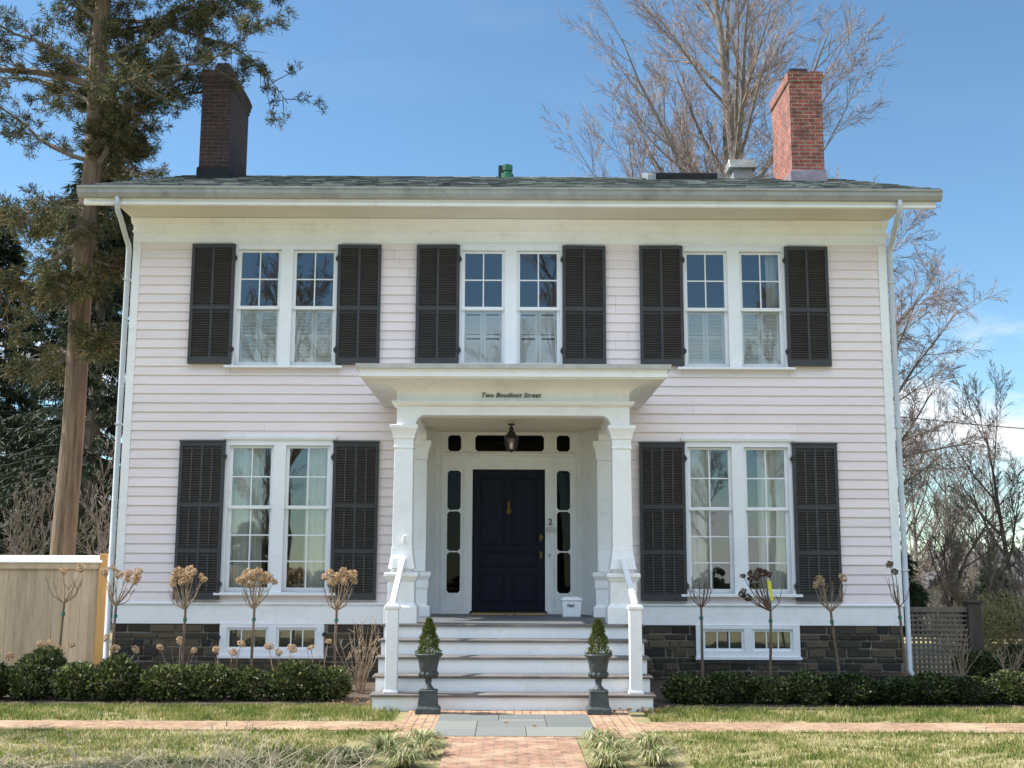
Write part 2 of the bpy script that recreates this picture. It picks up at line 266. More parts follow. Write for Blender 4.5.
# ------------------------------------------------------------------ mesh helpers
WLOC = {}
class MB:
    def __init__(s): s.v = []; s.f = []
    def add(s, vs, fs):
        n = len(s.v); s.v += [tuple(p) for p in vs]; s.f += [tuple(i+n for i in f) for f in fs]; return s
    def box(s, x0, x1, y0, y1, z0, z1):
        return s.add([(x0,y0,z0),(x1,y0,z0),(x1,y1,z0),(x0,y1,z0),(x0,y0,z1),(x1,y0,z1),(x1,y1,z1),(x0,y1,z1)],
              [(0,3,2,1),(4,5,6,7),(0,1,5,4),(1,2,6,5),(2,3,7,6),(3,0,4,7)])
    def obox(s, c, ax, ay, az):          # oriented box: centre + half-axis vectors
        c, ax, ay, az = map(Vector, (c, ax, ay, az)); vs = []
        for sz in (-1, 1):
            for sx_, sy in ((-1,-1),(1,-1),(1,1),(-1,1)): vs.append(c+ax*sx_+ay*sy+az*sz)
        return s.add(vs, [(0,3,2,1),(4,5,6,7),(0,1,5,4),(1,2,6,5),(2,3,7,6),(3,0,4,7)])
    def prism_y(s, poly, y0, y1):        # polygon in (x,z), extruded in y
        n = len(poly); vs = [(x, y0, z) for x, z in poly]+[(x, y1, z) for x, z in poly]
        return s.add(vs, [tuple(range(n)), tuple(range(2*n-1, n-1, -1))]+[(i, n+i, n+(i+1) % n, (i+1) % n) for i in range(n)])
    def prism_x(s, poly, x0, x1):        # polygon in (y,z), extruded in x
        n = len(poly); vs = [(x0, y, z) for y, z in poly]+[(x1, y, z) for y, z in poly]
        return s.add(vs, [tuple(range(n)), tuple(range(2*n-1, n-1, -1))]+[(i, n+i, n+(i+1) % n, (i+1) % n) for i in range(n)])
    def loft(s, rings, cap=True):
        n = len(rings[0]); vs = [p for r in rings for p in r]; fs = []
        for k in range(len(rings)-1):
            for i in range(n): fs.append((k*n+i, k*n+(i+1) % n, (k+1)*n+(i+1) % n, (k+1)*n+i))
        if cap: fs += [tuple(range(n-1, -1, -1)), tuple(range((len(rings)-1)*n, len(rings)*n))]
        return s.add(vs, fs)
    def square(s, cx, cy, prof):         # [(half width, z)]
        return s.loft([[(cx-h, cy-h, z), (cx+h, cy-h, z), (cx+h, cy+h, z), (cx-h, cy+h, z)] for h, z in prof])
    def lathe(s, cx, cy, prof, n=20):
        return s.loft([[(cx+r*cos(2*pi*i/n), cy+r*sin(2*pi*i/n), z) for i in range(n)] for r, z in prof])
    def tube(s, pts, rad, n=6, cap=True):
        pts = [Vector(p) for p in pts]
        if not isinstance(rad, (list, tuple)): rad = [rad]*len(pts)
        rings = []; d0 = (pts[1]-pts[0]).normalized()
        a = d0.orthogonal().normalized()
        for i, p in enumerate(pts):
            d = (pts[min(i+1, len(pts)-1)]-pts[max(i-1, 0)]).normalized()
            a = (a-d*a.dot(d));  a = a.normalized() if a.length > 1e-6 else d.orthogonal().normalized()
            b = d.cross(a)
            rings.append([p+(a*cos(2*pi*k/n)+b*sin(2*pi*k/n))*rad[i] for k in range(n)])
        return s.loft(rings, cap)
    def build(s, name, mat, parent=None, smooth=False, bevel=0, local=False):
        me = bpy.data.meshes.new(name)
        off = Vector((0, 0, 0))
        if parent is not None and not local: off = WLOC.get(parent.name, Vector((0, 0, 0)))
        me.from_pydata([(x-off.x, y-off.y, z-off.z) for x, y, z in s.v], [], s.f)
        me.materials.append(M[mat] if isinstance(mat, str) else mat)
        if smooth: me.polygons.foreach_set('use_smooth', [True]*len(me.polygons))
        me.update()
        return link(name, me, parent, off, bevel)
def link(name, me, parent=None, off=Vector((0, 0, 0)), bevel=0):
    o = bpy.data.objects.new(name, me); COL.objects.link(o)
    if parent is not None: o.parent = parent
    WLOC[o.name] = off.copy()
    if bevel:
        b = o.modifiers.new('bevel', 'BEVEL'); b.width = bevel; b.segments = 1; b.limit_method = 'ANGLE'
    return o
def tag(o, label=None, cat=None, group=None, kind=None):
    if label: o['label'] = label
    if cat: o['category'] = cat
    if group: o['group'] = group
    if kind: o['kind'] = kind
    return o
def thing(name, label, cat, loc=(0, 0, 0), group=None, rz=0):
    o = bpy.data.objects.new(name, None); COL.objects.link(o); o.location = loc; o.rotation_euler = (0, 0, rz); o.empty_display_size = .2
    WLOC[o.name] = Vector(loc); tag(o, label, cat, group); return o
def dup(root, loc, rz=0, sc=1.0, label=None, group=None):
    r = root.copy(); COL.objects.link(r); r.location = loc; r.rotation_euler = (0, 0, rz)
    r.scale = (sc, sc, sc) if not isinstance(sc, tuple) else sc
    if label: r['label'] = label
    if group: r['group'] = group
    for ch in list(root.children):
        c = ch.copy(); COL.objects.link(c); c.parent = r
        for g in list(ch.children):
            d = g.copy(); COL.objects.link(d); d.parent = c
    return r
def text(s, size, x, y, z, mat, parent, name, shear=0, bold=0.0, space=1.0):
    cu = bpy.data.curves.new(name, 'FONT'); cu.body = s; cu.size = size; cu.shear = shear; cu.extrude = .004; cu.offset = bold; cu.space_character = space
    cu.align_x = 'CENTER'; cu.align_y = 'CENTER'
    o = bpy.data.objects.new(name, cu); COL.objects.link(o); bpy.context.view_layer.update()
    me = bpy.data.meshes.new_from_object(o.evaluated_get(bpy.context.evaluated_depsgraph_get()))
    bpy.data.objects.remove(o); bpy.data.curves.remove(cu)
    me.materials.clear(); me.materials.append(M[mat])
    me.transform(Matrix.Rotation(pi/2, 4, 'X'))
    off = WLOC.get(parent.name, Vector((0, 0, 0))) if parent else Vector((0, 0, 0))
    q = link(name, me, parent, off)
    q.location = Vector((x, y, z))-off
    return q
def panel_holes(mb, x0, x1, z0, z1, holes, y0, y1):
    """flat board with rectangular holes; front at y0, back at y1"""
    xs = sorted({x0, x1, *[h[0] for h in holes], *[h[1] for h in holes]}); zs = sorted({z0, z1, *[h[2] for h in holes], *[h[3] for h in holes]})
    for i in range(len(xs)-1):
        for j in range(len(zs)-1):
            cx, cz = (xs[i]+xs[i+1])/2, (zs[j]+zs[j+1])/2
            if any(h[0] < cx < h[1] and h[2] < cz < h[3] for h in holes): continue
            mb.add([(xs[i], y0, zs[j]), (xs[i+1], y0, zs[j]), (xs[i+1], y0, zs[j+1]), (xs[i], y0, zs[j+1])], [(0, 1, 2, 3)])
    for a, b, c, d in list(holes)+[(x0, x1, z0, z1)]:
        mb.add([(a, y0, c), (b, y0, c), (b, y0, d), (a, y0, d), (a, y1, c), (b, y1, c), (b, y1, d), (a, y1, d)], [(0, 4, 5, 1), (1, 5, 6, 2), (2, 6, 7, 3), (3, 7, 4, 0)])

# ================================================================== GROUND
def smooth(a, b, x):
    t = max(0, min(1, (x-a)/(b-a))); return t*t*(3-2*t)
def ground_z(x, y):
    return -2.2*smooth(9, 30, y)*smooth(4, 16, x)-.6*smooth(12, 40, y)
gx = [-220, -120, -60, -30, -16, -10, -6, -2, 2, 4, 6, 8, 10, 13, 16, 20, 26, 34, 50, 80, 140, 220]
gy = [-80, -40, -20, -10, -4, 0, 4, 8, 10, 12, 15, 18, 21, 25, 30, 36, 44, 60, 90, 150, 300]
g = MB(); g.add([(x, y, ground_z(x, y)) for y in gy for x in gx], [(j*len(gx)+i, j*len(gx)+i+1, (j+1)*len(gx)+i+1, (j+1)*len(gx)+i) for j in range(len(gy)-1) for i in range(len(gx)-1)])
tag(g.build('ground', 'lawn', smooth=True), kind='structure')
g = MB(); g.box(-9, -1.5, -3.05, -.02, -.02, .03); g.box(1.75, 9, -3.25, -.02, -.02, .03); tag(g.build('mulch_bed', 'mulch', bevel=.02), kind='structure')
# paving, each sheet ~4 mm over the last
g = MB(); g.box(-14, -1.1, -5.05, -4.40, -.05, .012); g.box(1.37, 14, -5.10, -4.40, -.05, .012); tag(g.build('cross_path', 'pavex'), kind='structure')
g = MB(); g.box(-1.1, 1.37, -5.55, -3.40, -.05, .016); tag(g.build('brick_apron', 'apron'), kind='structure')
g = MB(); g.box(-.55, .67, -17, -5.55, -.05, .015); tag(g.build('front_path', 'pave'), kind='structure')
g = MB(); g.box(-.728, .898, -5.497, -3.862, 0, .0185); tag(g.build('joint_sand', 'mulch'), kind='structure')
g = MB()
for x0, x1, y0, y1 in ((-.73,-.08,-4.40,-3.86),(-.08,.42,-4.28,-3.86),(.42,.90,-4.6,-3.86),(-.73,-.30,-5.05,-4.40),(-.30,.42,-4.86,-4.40),(-.08,.42,-4.40,-4.28),(-.30,.2,-5.5,-4.86),(.2,.88,-5.5,-4.86),(.42,.9,-4.86,-4.6),(-.73,-.30,-5.5,-5.05)):
    g.box(x0+.004, x1-.004, y0+.004, y1-.004, .0, .022)
tag(g.build('bluestone_landing', 'bluestone', bevel=.003), kind='structure')

# ================================================================== HOUSE
house = thing('house', 'two storey pale pink clapboard house with dark shutters and white columned porch', 'house')
XL, XR = -5.70, 5.76
def P(mb, name, mat, parent=house, **k): return mb.build(name, mat, parent, **k)
# window data -------------------------------------------------------
UP = [(-3.35, 'upper'), (.045, 'upper'), (3.42, 'upper')]
LO = [(-3.36, 'lower'), (3.41, 'lower')]
openings = []
for c, k in UP: openings.append((c-.80, c+.80, 4.552, 6.49))
for c, k in LO: openings.append((c-.80, c+.80, 1.212, 3.50))
openings.append((-1.30, 1.34, .8, 3.70))
glass_rects = {'upper': (4.655, 5.49, 6.345), 'lower': (1.315, 2.485, 3.355)}

# siding: one real bevelled course after another, butted round the openings
sid = MB(); z = 1.12; E = .1385
while z < 6.48:
    z1 = min(z+E, 6.48)
    cuts = sorted([(a, b, c, d) for a, b, c, d in openings if c < z1-.002 and d > z+.002])
    x = XL+.12; segs = []
    for a, b, c, d in cuts:
        if a > x: segs.append((x, a, z, z1))
        if d < z1-.004: segs.append((a+.001, b-.001, d+.001, z1))
        if c > z+.004: segs.append((a+.001, b-.001, z, c-.001))
        x = max(x, b)
    if x < XR-.13: segs.append((x, XR-.13, z, z1))
    for a, b, zl, zh in segs:
        L = b-a; joints = [a]
        if L > 1.7 and R.random() < .85: joints.append(a+L*R.uniform(.25, .75))
        joints.append(b)
        for q in range(len(joints)-1):
            w = R.uniform(-.0012, .0012)
            t0 = (zl-z)/E; t1 = (zh-z)/E; bt = .003; top = .006 if zh == z1 else 0
            sid.prism_x([(-.021-bt+w+(.018+bt)*t0, zl), (.02, zl), (.02, zh), (-.021-bt+w+(.018+bt)*t1, zh+top)], joints[q]+.0012, joints[q+1]-.0012)
    z += E
P(sid, 'siding', 'siding')
# structural wall behind the siding
w = MB(); panel_holes(w, XL+.02, XR-.02, .78, 6.9, openings[:5]+[(-1.30, 1.34, .80, 3.72)], .021, .20)
P(w, 'front_wall', 'room')
w = MB(); w.box(XL, XL+.12, .205, 8.4, .3, 7.0); P(w, 'side_wall', 'siding')
w = MB(); w.box(XR-.12, XR, .205, 8.4, .3, 7.0); P(w, 'side_wall', 'siding')
w = MB(); w.box(XL+.12, XR-.12, 8.2, 8.4, .3, 7.0); P(w, 'back_wall', 'siding')
for xa in (XL, XR-.12):
    w = MB(); w.prism_x([(.205, 7.003), (8.4, 7.003), (4.3, 8.78)], xa+.002, xa+.118); P(w, 'gable', 'siding')
w = MB(); w.box(XL+.12, XR-.12, .21, 8.2, .80, .90); w.box(XL+.12, XR-.12, .21, 8.2, 3.75, 3.95); w.box(XL+.12, XR-.12, .21, 8.2, 6.75, 6.85); w.box(XL+.12, XR-.12, 4.5, 4.6, .9, 6.75)
w.box(-1.6, -1.5, .21, 4.5, .9, 6.75); w.box(1.62, 1.72, .21, 4.5, .9, 6.75); P(w, 'interior_wall', 'room')
# corner boards, skirt, frieze
for a, b in ((XL, XL+.12), (XR-.13, XR)):
    w = MB(); w.box(a, b, -.03, .2, .80, 6.48); P(w, 'corner_board', 'white', bevel=.004)
for wa, wb in ((XL, -1.30), (1.34, XR)):
    w = MB(); w.box(wa, wb, -.026, .2, .80, 1.075); w.prism_x([(-.05, 1.075), (.02, 1.075), (.02, 1.118), (-.03, 1.118), (-.052, 1.10)], wa-(.01 if wa < -2 else 0), wb+(.01 if wb > 2 else 0)); P(w, 'water_table', 'white', bevel=.003)
w = MB(); w.box(XL, XR, -.035, .2, 6.482, 6.635); w.prism_x([(-.055, 6.635), (.1, 6.635), (.1, 6.66), (-.075, 6.66)], XL-.01, XR+.01)
w.box(XL, XR, -.065, .1, 6.66, 6.76); w.prism_x([(-.085, 6.76), (.1, 6.76), (.1, 6.84), (-.15, 6.84), (-.12, 6.79)], XL-.02, XR+.02); P(w, 'frieze', 'white')
w = MB(); w.box(XL-.02, XR+.02, -.74, -.15, 6.845, 6.875); P(w, 'soffit', 'soffit')
w = MB(); w.box(-6.20, 6.26, -.79, -.74, 6.835, 7.06); w.box(-6.2, 6.26, -.80, -.79, 6.84, 6.885); P(w, 'fascia', 'white', bevel=.004)
# K-profile gutter
w = MB(); w.prism_x([(-.795, 6.93), (-.86, 6.93), (-.90, 6.99), (-.905, 7.04), (-.925, 7.055), (-.925, 7.085), (-.91, 7.085), (-.91, 7.06), (-.795, 7.06)], -6.27, 6.33)
for xx in (-3.1, .0, 3.1): w.prism_x([(-.80, 6.926), (-.863, 6.926), (-.905, 6.99), (-.91, 7.04), (-.93, 7.055), (-.93, 7.088), (-.8, 7.088)], xx, xx+.05)
P(w, 'gutter', 'gutter')
# roof: slab + real shingle courses
EY, EZ, RY, RZ = -.86, 7.085, 4.3, 9.03
sl = (RZ-EZ)/(RY-EY); ln = sqrt(1+sl*sl)
roof = MB()
roof.prism_x([(EY, EZ), (RY, RZ), (9.4, EZ), (9.4, EZ-.12), (RY, RZ-.14), (EY+.06, EZ-.05)], -6.22, 6.28)
P(roof, 'roof', 'shingleA')
sh = MB(); d = 0; row = 0; Ls = (RY-EY)*ln
while d < Ls-.02:
    x = -6.25-R.random()*.3
    while x < 6.31:
        wd = R.uniform(.16, .34); a, b = max(x, -6.25), min(x+wd-.004, 6.31); x += wd
        if b-a < .02: continue
        th = R.choice((.006, .008, .016)); d1 = min(d+.15, Ls)
        def q(dd, h): return (EY-.02+dd/ln-h*sl/ln, EZ-.012+dd*sl/ln+h/ln)
        y0, z0 = q(d, .012); y1, z1 = q(d1, .012); y2, z2 = q(d, .012+th+.006); y3, z3 = q(d1, .012+.006)
        sh.add([(a, y0, z0), (b, y0, z0), (b, y2, z2), (a, y2, z2), (b, y3, z3), (a, y3, z3)], [(0, 1, 2, 3), (3, 2, 4, 5)])
    d += .14; row += 1
sh.prism_x([(RY-.16, RZ-.045), (RY, RZ+.03), (RY+.16, RZ-.045), (RY, RZ+.005)], -6.25, 6.31)
P(sh, 'roof_shingles', 'shingleA')
# roof furniture
def rz_(y): return EZ+(y-EY)*sl
w = MB(); w.prism_x([(3.2, rz_(3.2)-.02), (4.1, rz_(4.1)-.02), (4.1, rz_(4.1)+.13), (3.2, rz_(3.2)+.15)], 2.70, 3.83)
sk = P(w, 'skylight', 'darkflash', bevel=.01)
w = MB(); w.prism_x([(3.15, rz_(3.15)-.02), (4.05, rz_(4.05)-.02), (4.05, rz_(4.05)+.12), (3.15, rz_(3.15)+.12)], 2.55, 2.695); w.build('skylight_curb', 'greymetal', sk)
w = MB(); w.box(4.28, 4.66, 4.0, 4.3, RZ-.2, RZ+.10); w.prism_x([(3.9, RZ+.10), (4.35, RZ+.10), (4.3, RZ+.27), (4.0, RZ+.29)], 4.20, 4.72); P(w, 'roof_vent', 'greymetal', bevel=.01)
w = MB(); w.lathe(-.03, 4.05, [(.13, RZ-.2), (.13, RZ-.02), (.1, RZ+.0), (.085, RZ+.03), (.085, RZ+.04), (.11, RZ+.04), (.11, RZ+.15), (.10, RZ+.16)], 14); v = P(w, 'vent_pipe', 'green')
w = MB(); w.box(-.19, -.11, 3.98, 4.10, RZ-.1, RZ+.14); w.build('vent_side', 'black', v)
# chimneys
def chimney(x0, x1, y0, y1, ztop, mat, flash, corb):
    zb = EZ+(y0-EY)*sl
    m = MB(); cx, cy = (x0+x1)/2, (y0+y1)/2; hx, hy = (x1-x0)/2, (y1-y0)/2
    def rect(gr, z): return [(cx-hx-gr, cy-hy-gr, z), (cx+hx+gr, cy-hy-gr, z), (cx+hx+gr, cy+hy+gr, z), (cx-hx-gr, cy+hy+gr, z)]
    pr = [(0, zb-.6), (0, ztop-.56)]
    for g_, a, b in corb: pr += [(g_, ztop+a), (g_, ztop+b)]
    m.loft([rect(g_, z_) for g_, z_ in pr])
    ch = P(m, 'chimney', mat)
    f = MB(); f.loft([rect(.03, zb-.6), rect(.03, zb+.20), rect(.012, zb+.23), rect(.012, zb+.232)]); f.build('flashing', flash, ch)
    return ch, zb
ch, zb = chimney(5.05, 5.63, 2.6, 3.98, 10.46, 'brick', 'flash', [(.0, -.2), (.025, -.195), (.025, -.01)][0:0] or [(.0, -.4, -.18), (.03, -.178, -.0)])
c2 = MB(); c2.box(5.07, 5.40, 2.64, 3.2, 10.458, 10.55); c2.build('chimney_cap', 'black', ch, bevel=.01)
ch, zb = chimney(-5.50, -4.98, 2.6, 3.98, 10.44, 'brickdark', 'darkflash', [(.0, -.5, -.32), (.018, -.30, -.24), (.034, -.225, -.16), (.05, -.145, -.07), (.02, -.05, 0)])
c2 = MB(); c2.loft([[(-5.4+.07*a, 2.8+.07*a, z), (-5.04-.07*a, 2.8+.07*a, z), (-5.04-.07*a, 3.7-.07*a, z), (-5.4+.07*a, 3.7-.07*a, z)] for a, z in ((0, 10.438), (.5, 10.56), (1, 10.70))]); c2.build('chimney_cap', 'brickdark', ch)
# foundation stones
w = MB(); w.box(XL+.02, XR-.02, .012, .3, -.1, .80); P(w, 'foundation', 'mortar')
stl, str_ = MB(), MB(); zc = -.02
while zc < .79:
    h = min(R.choice((.06, .075, .09, .11, .13)), .797-zc)
    if .797-zc-h < .05: h = .797-zc
    x = XL+.03-R.random()*.1
    while x < XR-.03:
        L = R.uniform(.10, .42); a, b = max(x, XL+.02), min(x+L, XR-.02); x += L
        if b-a < .05 or (-1.5 < (a+b)/2 < 1.65): continue
        if any(c-.73 < b and c+.75 > a and zc+h > .31 and zc < .81 for c in (-3.39, 3.48)):
            seg = []
            for c in (-3.39, 3.48):
                if c-.73 < b and c+.75 > a:
                    if a < c-.73: seg.append((a, c-.735))
                    if b > c+.75: seg.append((c+.755, b))
        else: seg = [(a, b)]
        for a, b in seg:
            if b-a < .05: continue
            j = lambda s_=.008: R.uniform(-s_, s_)
            yf = R.uniform(-.03, -.002)
            i = .014
            f = [(a+i+j(), yf+j(), zc+i+j(.004)), (b-i+j(), yf+j(), zc+i+j(.004)), (b-i+j(), yf+j(), zc+h-i+j(.004)), (a+i+j(), yf+j(), zc+h-i+j(.004))]
            k = [(a+.006, .05, zc+.006), (b-.006, .05, zc+.006), (b-.006, .05, zc+h-.006), (a+.006, .05, zc+h-.006)]
            (stl if a < 0 else str_).add(f+k, [(0, 1, 2, 3), (0, 4, 5, 1), (1, 5, 6, 2), (2, 6, 7, 3), (3, 7, 4, 0)])
    zc += h
P(stl, 'foundation_stones', 'stone', bevel=.006); P(str_, 'foundation_stones', 'stone', bevel=.006)

# ---- windows
def sash(x0, x1, z0, z1, y, cols, rows, parent, bot=.05):
    m = MB(); fr = .028
    m.box(x0-.045, x0+.002, y, y+.04, z0-bot, z1+.03); m.box(x1-.002, x1+.045, y, y+.04, z0-bot, z1+.03)
    m.box(x0+.002, x1-.002, y, y+.04, z1-.002, z1+.03); m.box(x0+.002, x1-.002, y, y+.04, z0-bot, z0+.002)
    for i in range(1, cols):
        xx = x0+(x1-x0)*i/cols; m.box(xx-.009, xx+.009, y+.006, y+.034, z0, z1)
    for i in range(1, rows):
        zz = z0+(z1-z0)*i/rows
        for k in range(cols):
            a, b = x0+(x1-x0)*k/cols, x0+(x1-x0)*(k+1)/cols
            m.box(a+(.009 if k else 0), b-(.009 if k < cols-1 else 0), y+.007, y+.033, zz-.009, zz+.009)
    m.build('sash', 'trim', parent)
    p = MB(); p.box(x0-.002, x1+.002, y+.018, y+.022, z0-.002, z1+.002); p.build('pane', 'glass', parent)
def curtain(x0, x1, z0, z1, y, parent, seed):
    rr = random.Random(seed); nx, nz = 46, 14; vs = []; ph = rr.random()*6
    for j in range(nz+1):
        t = j/nz
        for i in range(nx+1):
            u = i/nx; wv = sin(u*34+ph+.5*sin(u*9))*.022*(.55+.6*t)+sin(u*15+ph*2)*.012
            vs.append((x0+(x1-x0)*(u*(1-.06*sin(t*pi))+.02*sin(t*3+ph)), y+wv, z1-(z1-z0)*t))
    m = MB(); m.add(vs, [(j*(nx+1)+i, j*(nx+1)+i+1, (j+1)*(nx+1)+i+1, (j+1)*(nx+1)+i) for j in range(nz) for i in range(nx)])
    m.build('curtain', 'curtain', parent, smooth=True)
def window(c, kind, idx):
    zb, zm, zt = glass_rects[kind]; o = openings[idx]
    m = MB(); Y0 = -.045
    holes = [(c-.745, c-.09, zb-.06, zt+.035), (c+.09, c+.745, zb-.06, zt+.035)]
    panel_holes(m, c-.80, c+.80, zb-.06, o[3]-.001, holes, Y0, .12)
    if kind == 'lower':
        m.prism_x([(-.075, 3.475), (.0, 3.475), (.0, 3.535), (-.06, 3.535), (-.085, 3.515)], c-.84, c+.84)
    else:
        m.box(c-.82, c+.82, -.06, -.046, 6.45, 6.478)
    win = P(m, 'window', 'trim')
    s = MB(); s.prism_x([(-.11, zb-.108), (.12, zb-.108), (.12, zb-.06), (-.046, zb-.06), (-.11, zb-.073)], c-.88, c+.88); s.build('sill', 'trim', win, bevel=.004)
    for a, b in ((c-.70, c-.135), (c+.135, c+.70)):
        sash(a, b, zm+.02, zt, .012, 2, 2, win, bot=.045)
        sash(a, b, zb, zm-.028, .056, 2 if kind == 'lower' else 1, 3 if kind == 'lower' else 1, win, bot=.06)
        # interior
        if kind == 'upper':
            zt2 = zm-.03
            for k in range(2):
                x0 = a-.01+(b-a+.02)*k/2; x1 = x0+(b-a+.02)/2-.004
                m2 = MB(); m2.box(x0, x0+.042, .105, .13, zb-.02, zt2); m2.box(x1-.042, x1, .105, .13, zb-.02, zt2)
                m2.box(x0+.042, x1-.042, .105, .13, zb-.02, zb+.04); m2.box(x0+.042, x1-.042, .105, .13, zt2-.04, zt2)
                m2.box(x0+.042, x1-.042, .105, .13, zb+.40, zb+.44)
                zz = zb+.06
                tl = .45 if idx == 1 else .95
                while zz < zt2-.05:
                    if not (zb+.385 < zz < zb+.455):
                        m2.obox(((x0+x1)/2, .118, zz), ((x1-x0)/2-.043, 0, 0), (0, .026*cos(.75), -.026*sin(.75)) if idx != 1 else (0, .014, .026), (0, .002, .004))
                    zz += .052 if idx != 1 else .047
                m2.build('interior_shutter', 'blind', win)
        if kind == 'lower':
            left = a < c
            if left: curtain(a-.04, a+(b-a)*(.80 if idx == 3 else .6), zb-.06, zt+.05, .165, win, 3+idx)
            else: curtain(a+(b-a)*(.42 if idx == 3 else .33), b+.04, zb-.06, zt+.05, .165, win, 9+idx)
        if kind == 'upper' and idx == 2 and a > c: curtain(a+(b-a)*.72, b+.04, zm, zt+.05, .22, win, 31)
    return win
for i, (c, k) in enumerate(UP+LO): window(c, k, i)
# basement windows
for c in (-3.39, 3.48):
    m = MB(); holes = [(c-.645, c-.05, .44, .75), (c+.07, c+.655, .44, .75)]
    panel_holes(m, c-.745, c+.755, .335, .798, holes, -.06, .05); m.box(c-.76, c+.77, -.09, -.061, .32, .36)
    bw = P(m, 'basement_window', 'trim')
    for a, b, z0, z1 in holes:
        m = MB(); fw = .035
        m.box(a, a+fw, -.03, .01, z0, z1); m.box(b-fw, b, -.03, .01, z0, z1); m.box(a+fw, b-fw, -.03, .01, z0, z0+fw); m.box(a+fw, b-fw, -.03, .01, z1-fw, z1)
        for t in (1/3, 2/3):
            xx = a+fw+(b-a-2*fw)*t; m.box(xx-.008, xx+.008, -.024, .004, z0+fw, z1-fw)
        m.build('sash', 'trim', bw)
        m = MB(); m.box(a+fw-.002, b-fw+.002, -.012, -.008, z0+fw-.002, z1-fw+.002); m.build('pane', 'glass', bw)
        m = MB(); m.box(a+.002, b-.002, .022, .028, z0, z1); m.build('dark_backing', 'black' if c > 0 else 'darkflash', bw)  # opaque dark sheet closing the opening behind the pane
m = MB(); m.tube([(-2.62, -.05, .66), (-2.62, -.12, .66)], .03, 8); P(m, 'hose_tap', 'black')
m = MB(); m.lathe(-4.16, -.08, [(.0, .58), (.04, .59), (.045, .63), (.0, .66)], 8); P(m, 'hose_tap', 'black')

# ---- shutters (two kinds, shared meshes)
def shutter_proto(W_, H_, rails, rods):
    f = MB(); fw = .048; t0, t1 = -.038, .0
    f.box(0, fw, t0, t1, 0, H_); f.box(W_-fw, W_, t0, t1, 0, H_); zs = [0]+rails+[H_]
    rh = [.10]+[.06]*len(rails)+[.06]
    spans = []
    for i, z0 in enumerate(zs):
        lo_ = 0 if i == 0 else (z0-.03 if i < len(zs)-1 else H_-.06); hi_ = .10 if i == 0 else (z0+.03 if i < len(zs)-1 else H_)
        f.box(fw, W_-fw, t0+.001, t1, lo_, hi_); spans.append((lo_, hi_))
    for i in range(len(spans)-1): f.box(W_/2-.018, W_/2+.018, t0+.002, t1, spans[i][1], spans[i+1][0])
    if rods:
        f.box(-.012, W_+.012, t0-.012, .005, H_, H_+.018)
    f.box(fw-.002, W_-fw+.002, -.008, -.004, .05, H_-.05)
    l = MB()
    for i in range(len(spans)-1):
        z0, z1 = spans[i][1], spans[i+1][0]
        for a, b in ((fw, W_/2-.018), (W_/2+.018, W_-fw)):
            zz = z0+.02
            while zz < z1-.01:
                l.obox(((a+b)/2, -.018, zz), ((b-a)/2, 0, 0), (0, .016, .014), (0, -.0028, .0032)); zz += .037
            if rods: l.box((a+b)/2-.012, (a+b)/2+.012, -.042, -.034, z0+.02, z1-.02)
    h = MB()
    return f, l
def mk(mb, name, mat, bevel=0):
    me = bpy.data.meshes.new(name); me.from_pydata(mb.v, [], mb.f); me.materials.append(M[mat]); me.update(); return me
fU, lU = shutter_proto(.655, 1.845, [.86], False); fL, lL = shutter_proto(.67, 2.29, [.70, 1.36], True)
meshes = {'upper': (mk(fU, 'shutter', 'shutframe'), mk(lU, 'louvers', 'louver')), 'lower': (mk(fL, 'shutter', 'shutframe'), mk(lL, 'louvers', 'louver'))}
hg = MB(); hg.box(-.03, .03, -.05, -.005, -.025, .025); hg.tube([(0, -.03, -.05), (0, -.03, .05)], .014, 6); hinge_me = mk(hg, 'hinge', 'black')
for c, k in UP+LO:
    off, w_, z0, H_ = (.775, .655, 4.605, 1.845) if k == 'upper' else (.795, .67, 1.145, 2.29)
    for sgn in (-1, 1):
        x = c+sgn*off-(w_ if sgn < 0 else 0)
        s = link('shutter', meshes[k][0], house); s.location = (x, -.052, z0); s.rotation_euler = (R.uniform(-.004, .004), R.uniform(-.003, .003), sgn*R.uniform(.01, .03))
        if sgn > 0: pass
        l = link('louvers', meshes[k][1], s)
        for hz in (.22, H_-.22):
            h = link('hinge', hinge_me, s); h.location = (w_+.0 if sgn < 0 else 0, 0, hz)

# ---- downspouts
for sx_, xg, xw in ((-1, -5.70, -5.765), (1, 5.72, 5.815)):
    m = MB(); r = .04
    m.tube([(xg, -.83, 6.97), (xg, -.83, 6.84), (xg, -.78, 6.74), (xg, -.66, 6.68), (xw, -.16, 6.50), (xw, -.05, 6.44), (xw, -.02, 6.34), (xw, -.02, 3.5), (xw, -.02, .18), (xw+.02*sx_, -.12, .08)], r, 10)
    d_ = P(m, 'downspout', 'spout', smooth=True)
    for z in (5.9, 3.7, 1.6):
        m = MB(); m.box(xw-.05, xw+.05, -.068, .02, z-.012, z+.012); m.build('strap', 'spout', d_)

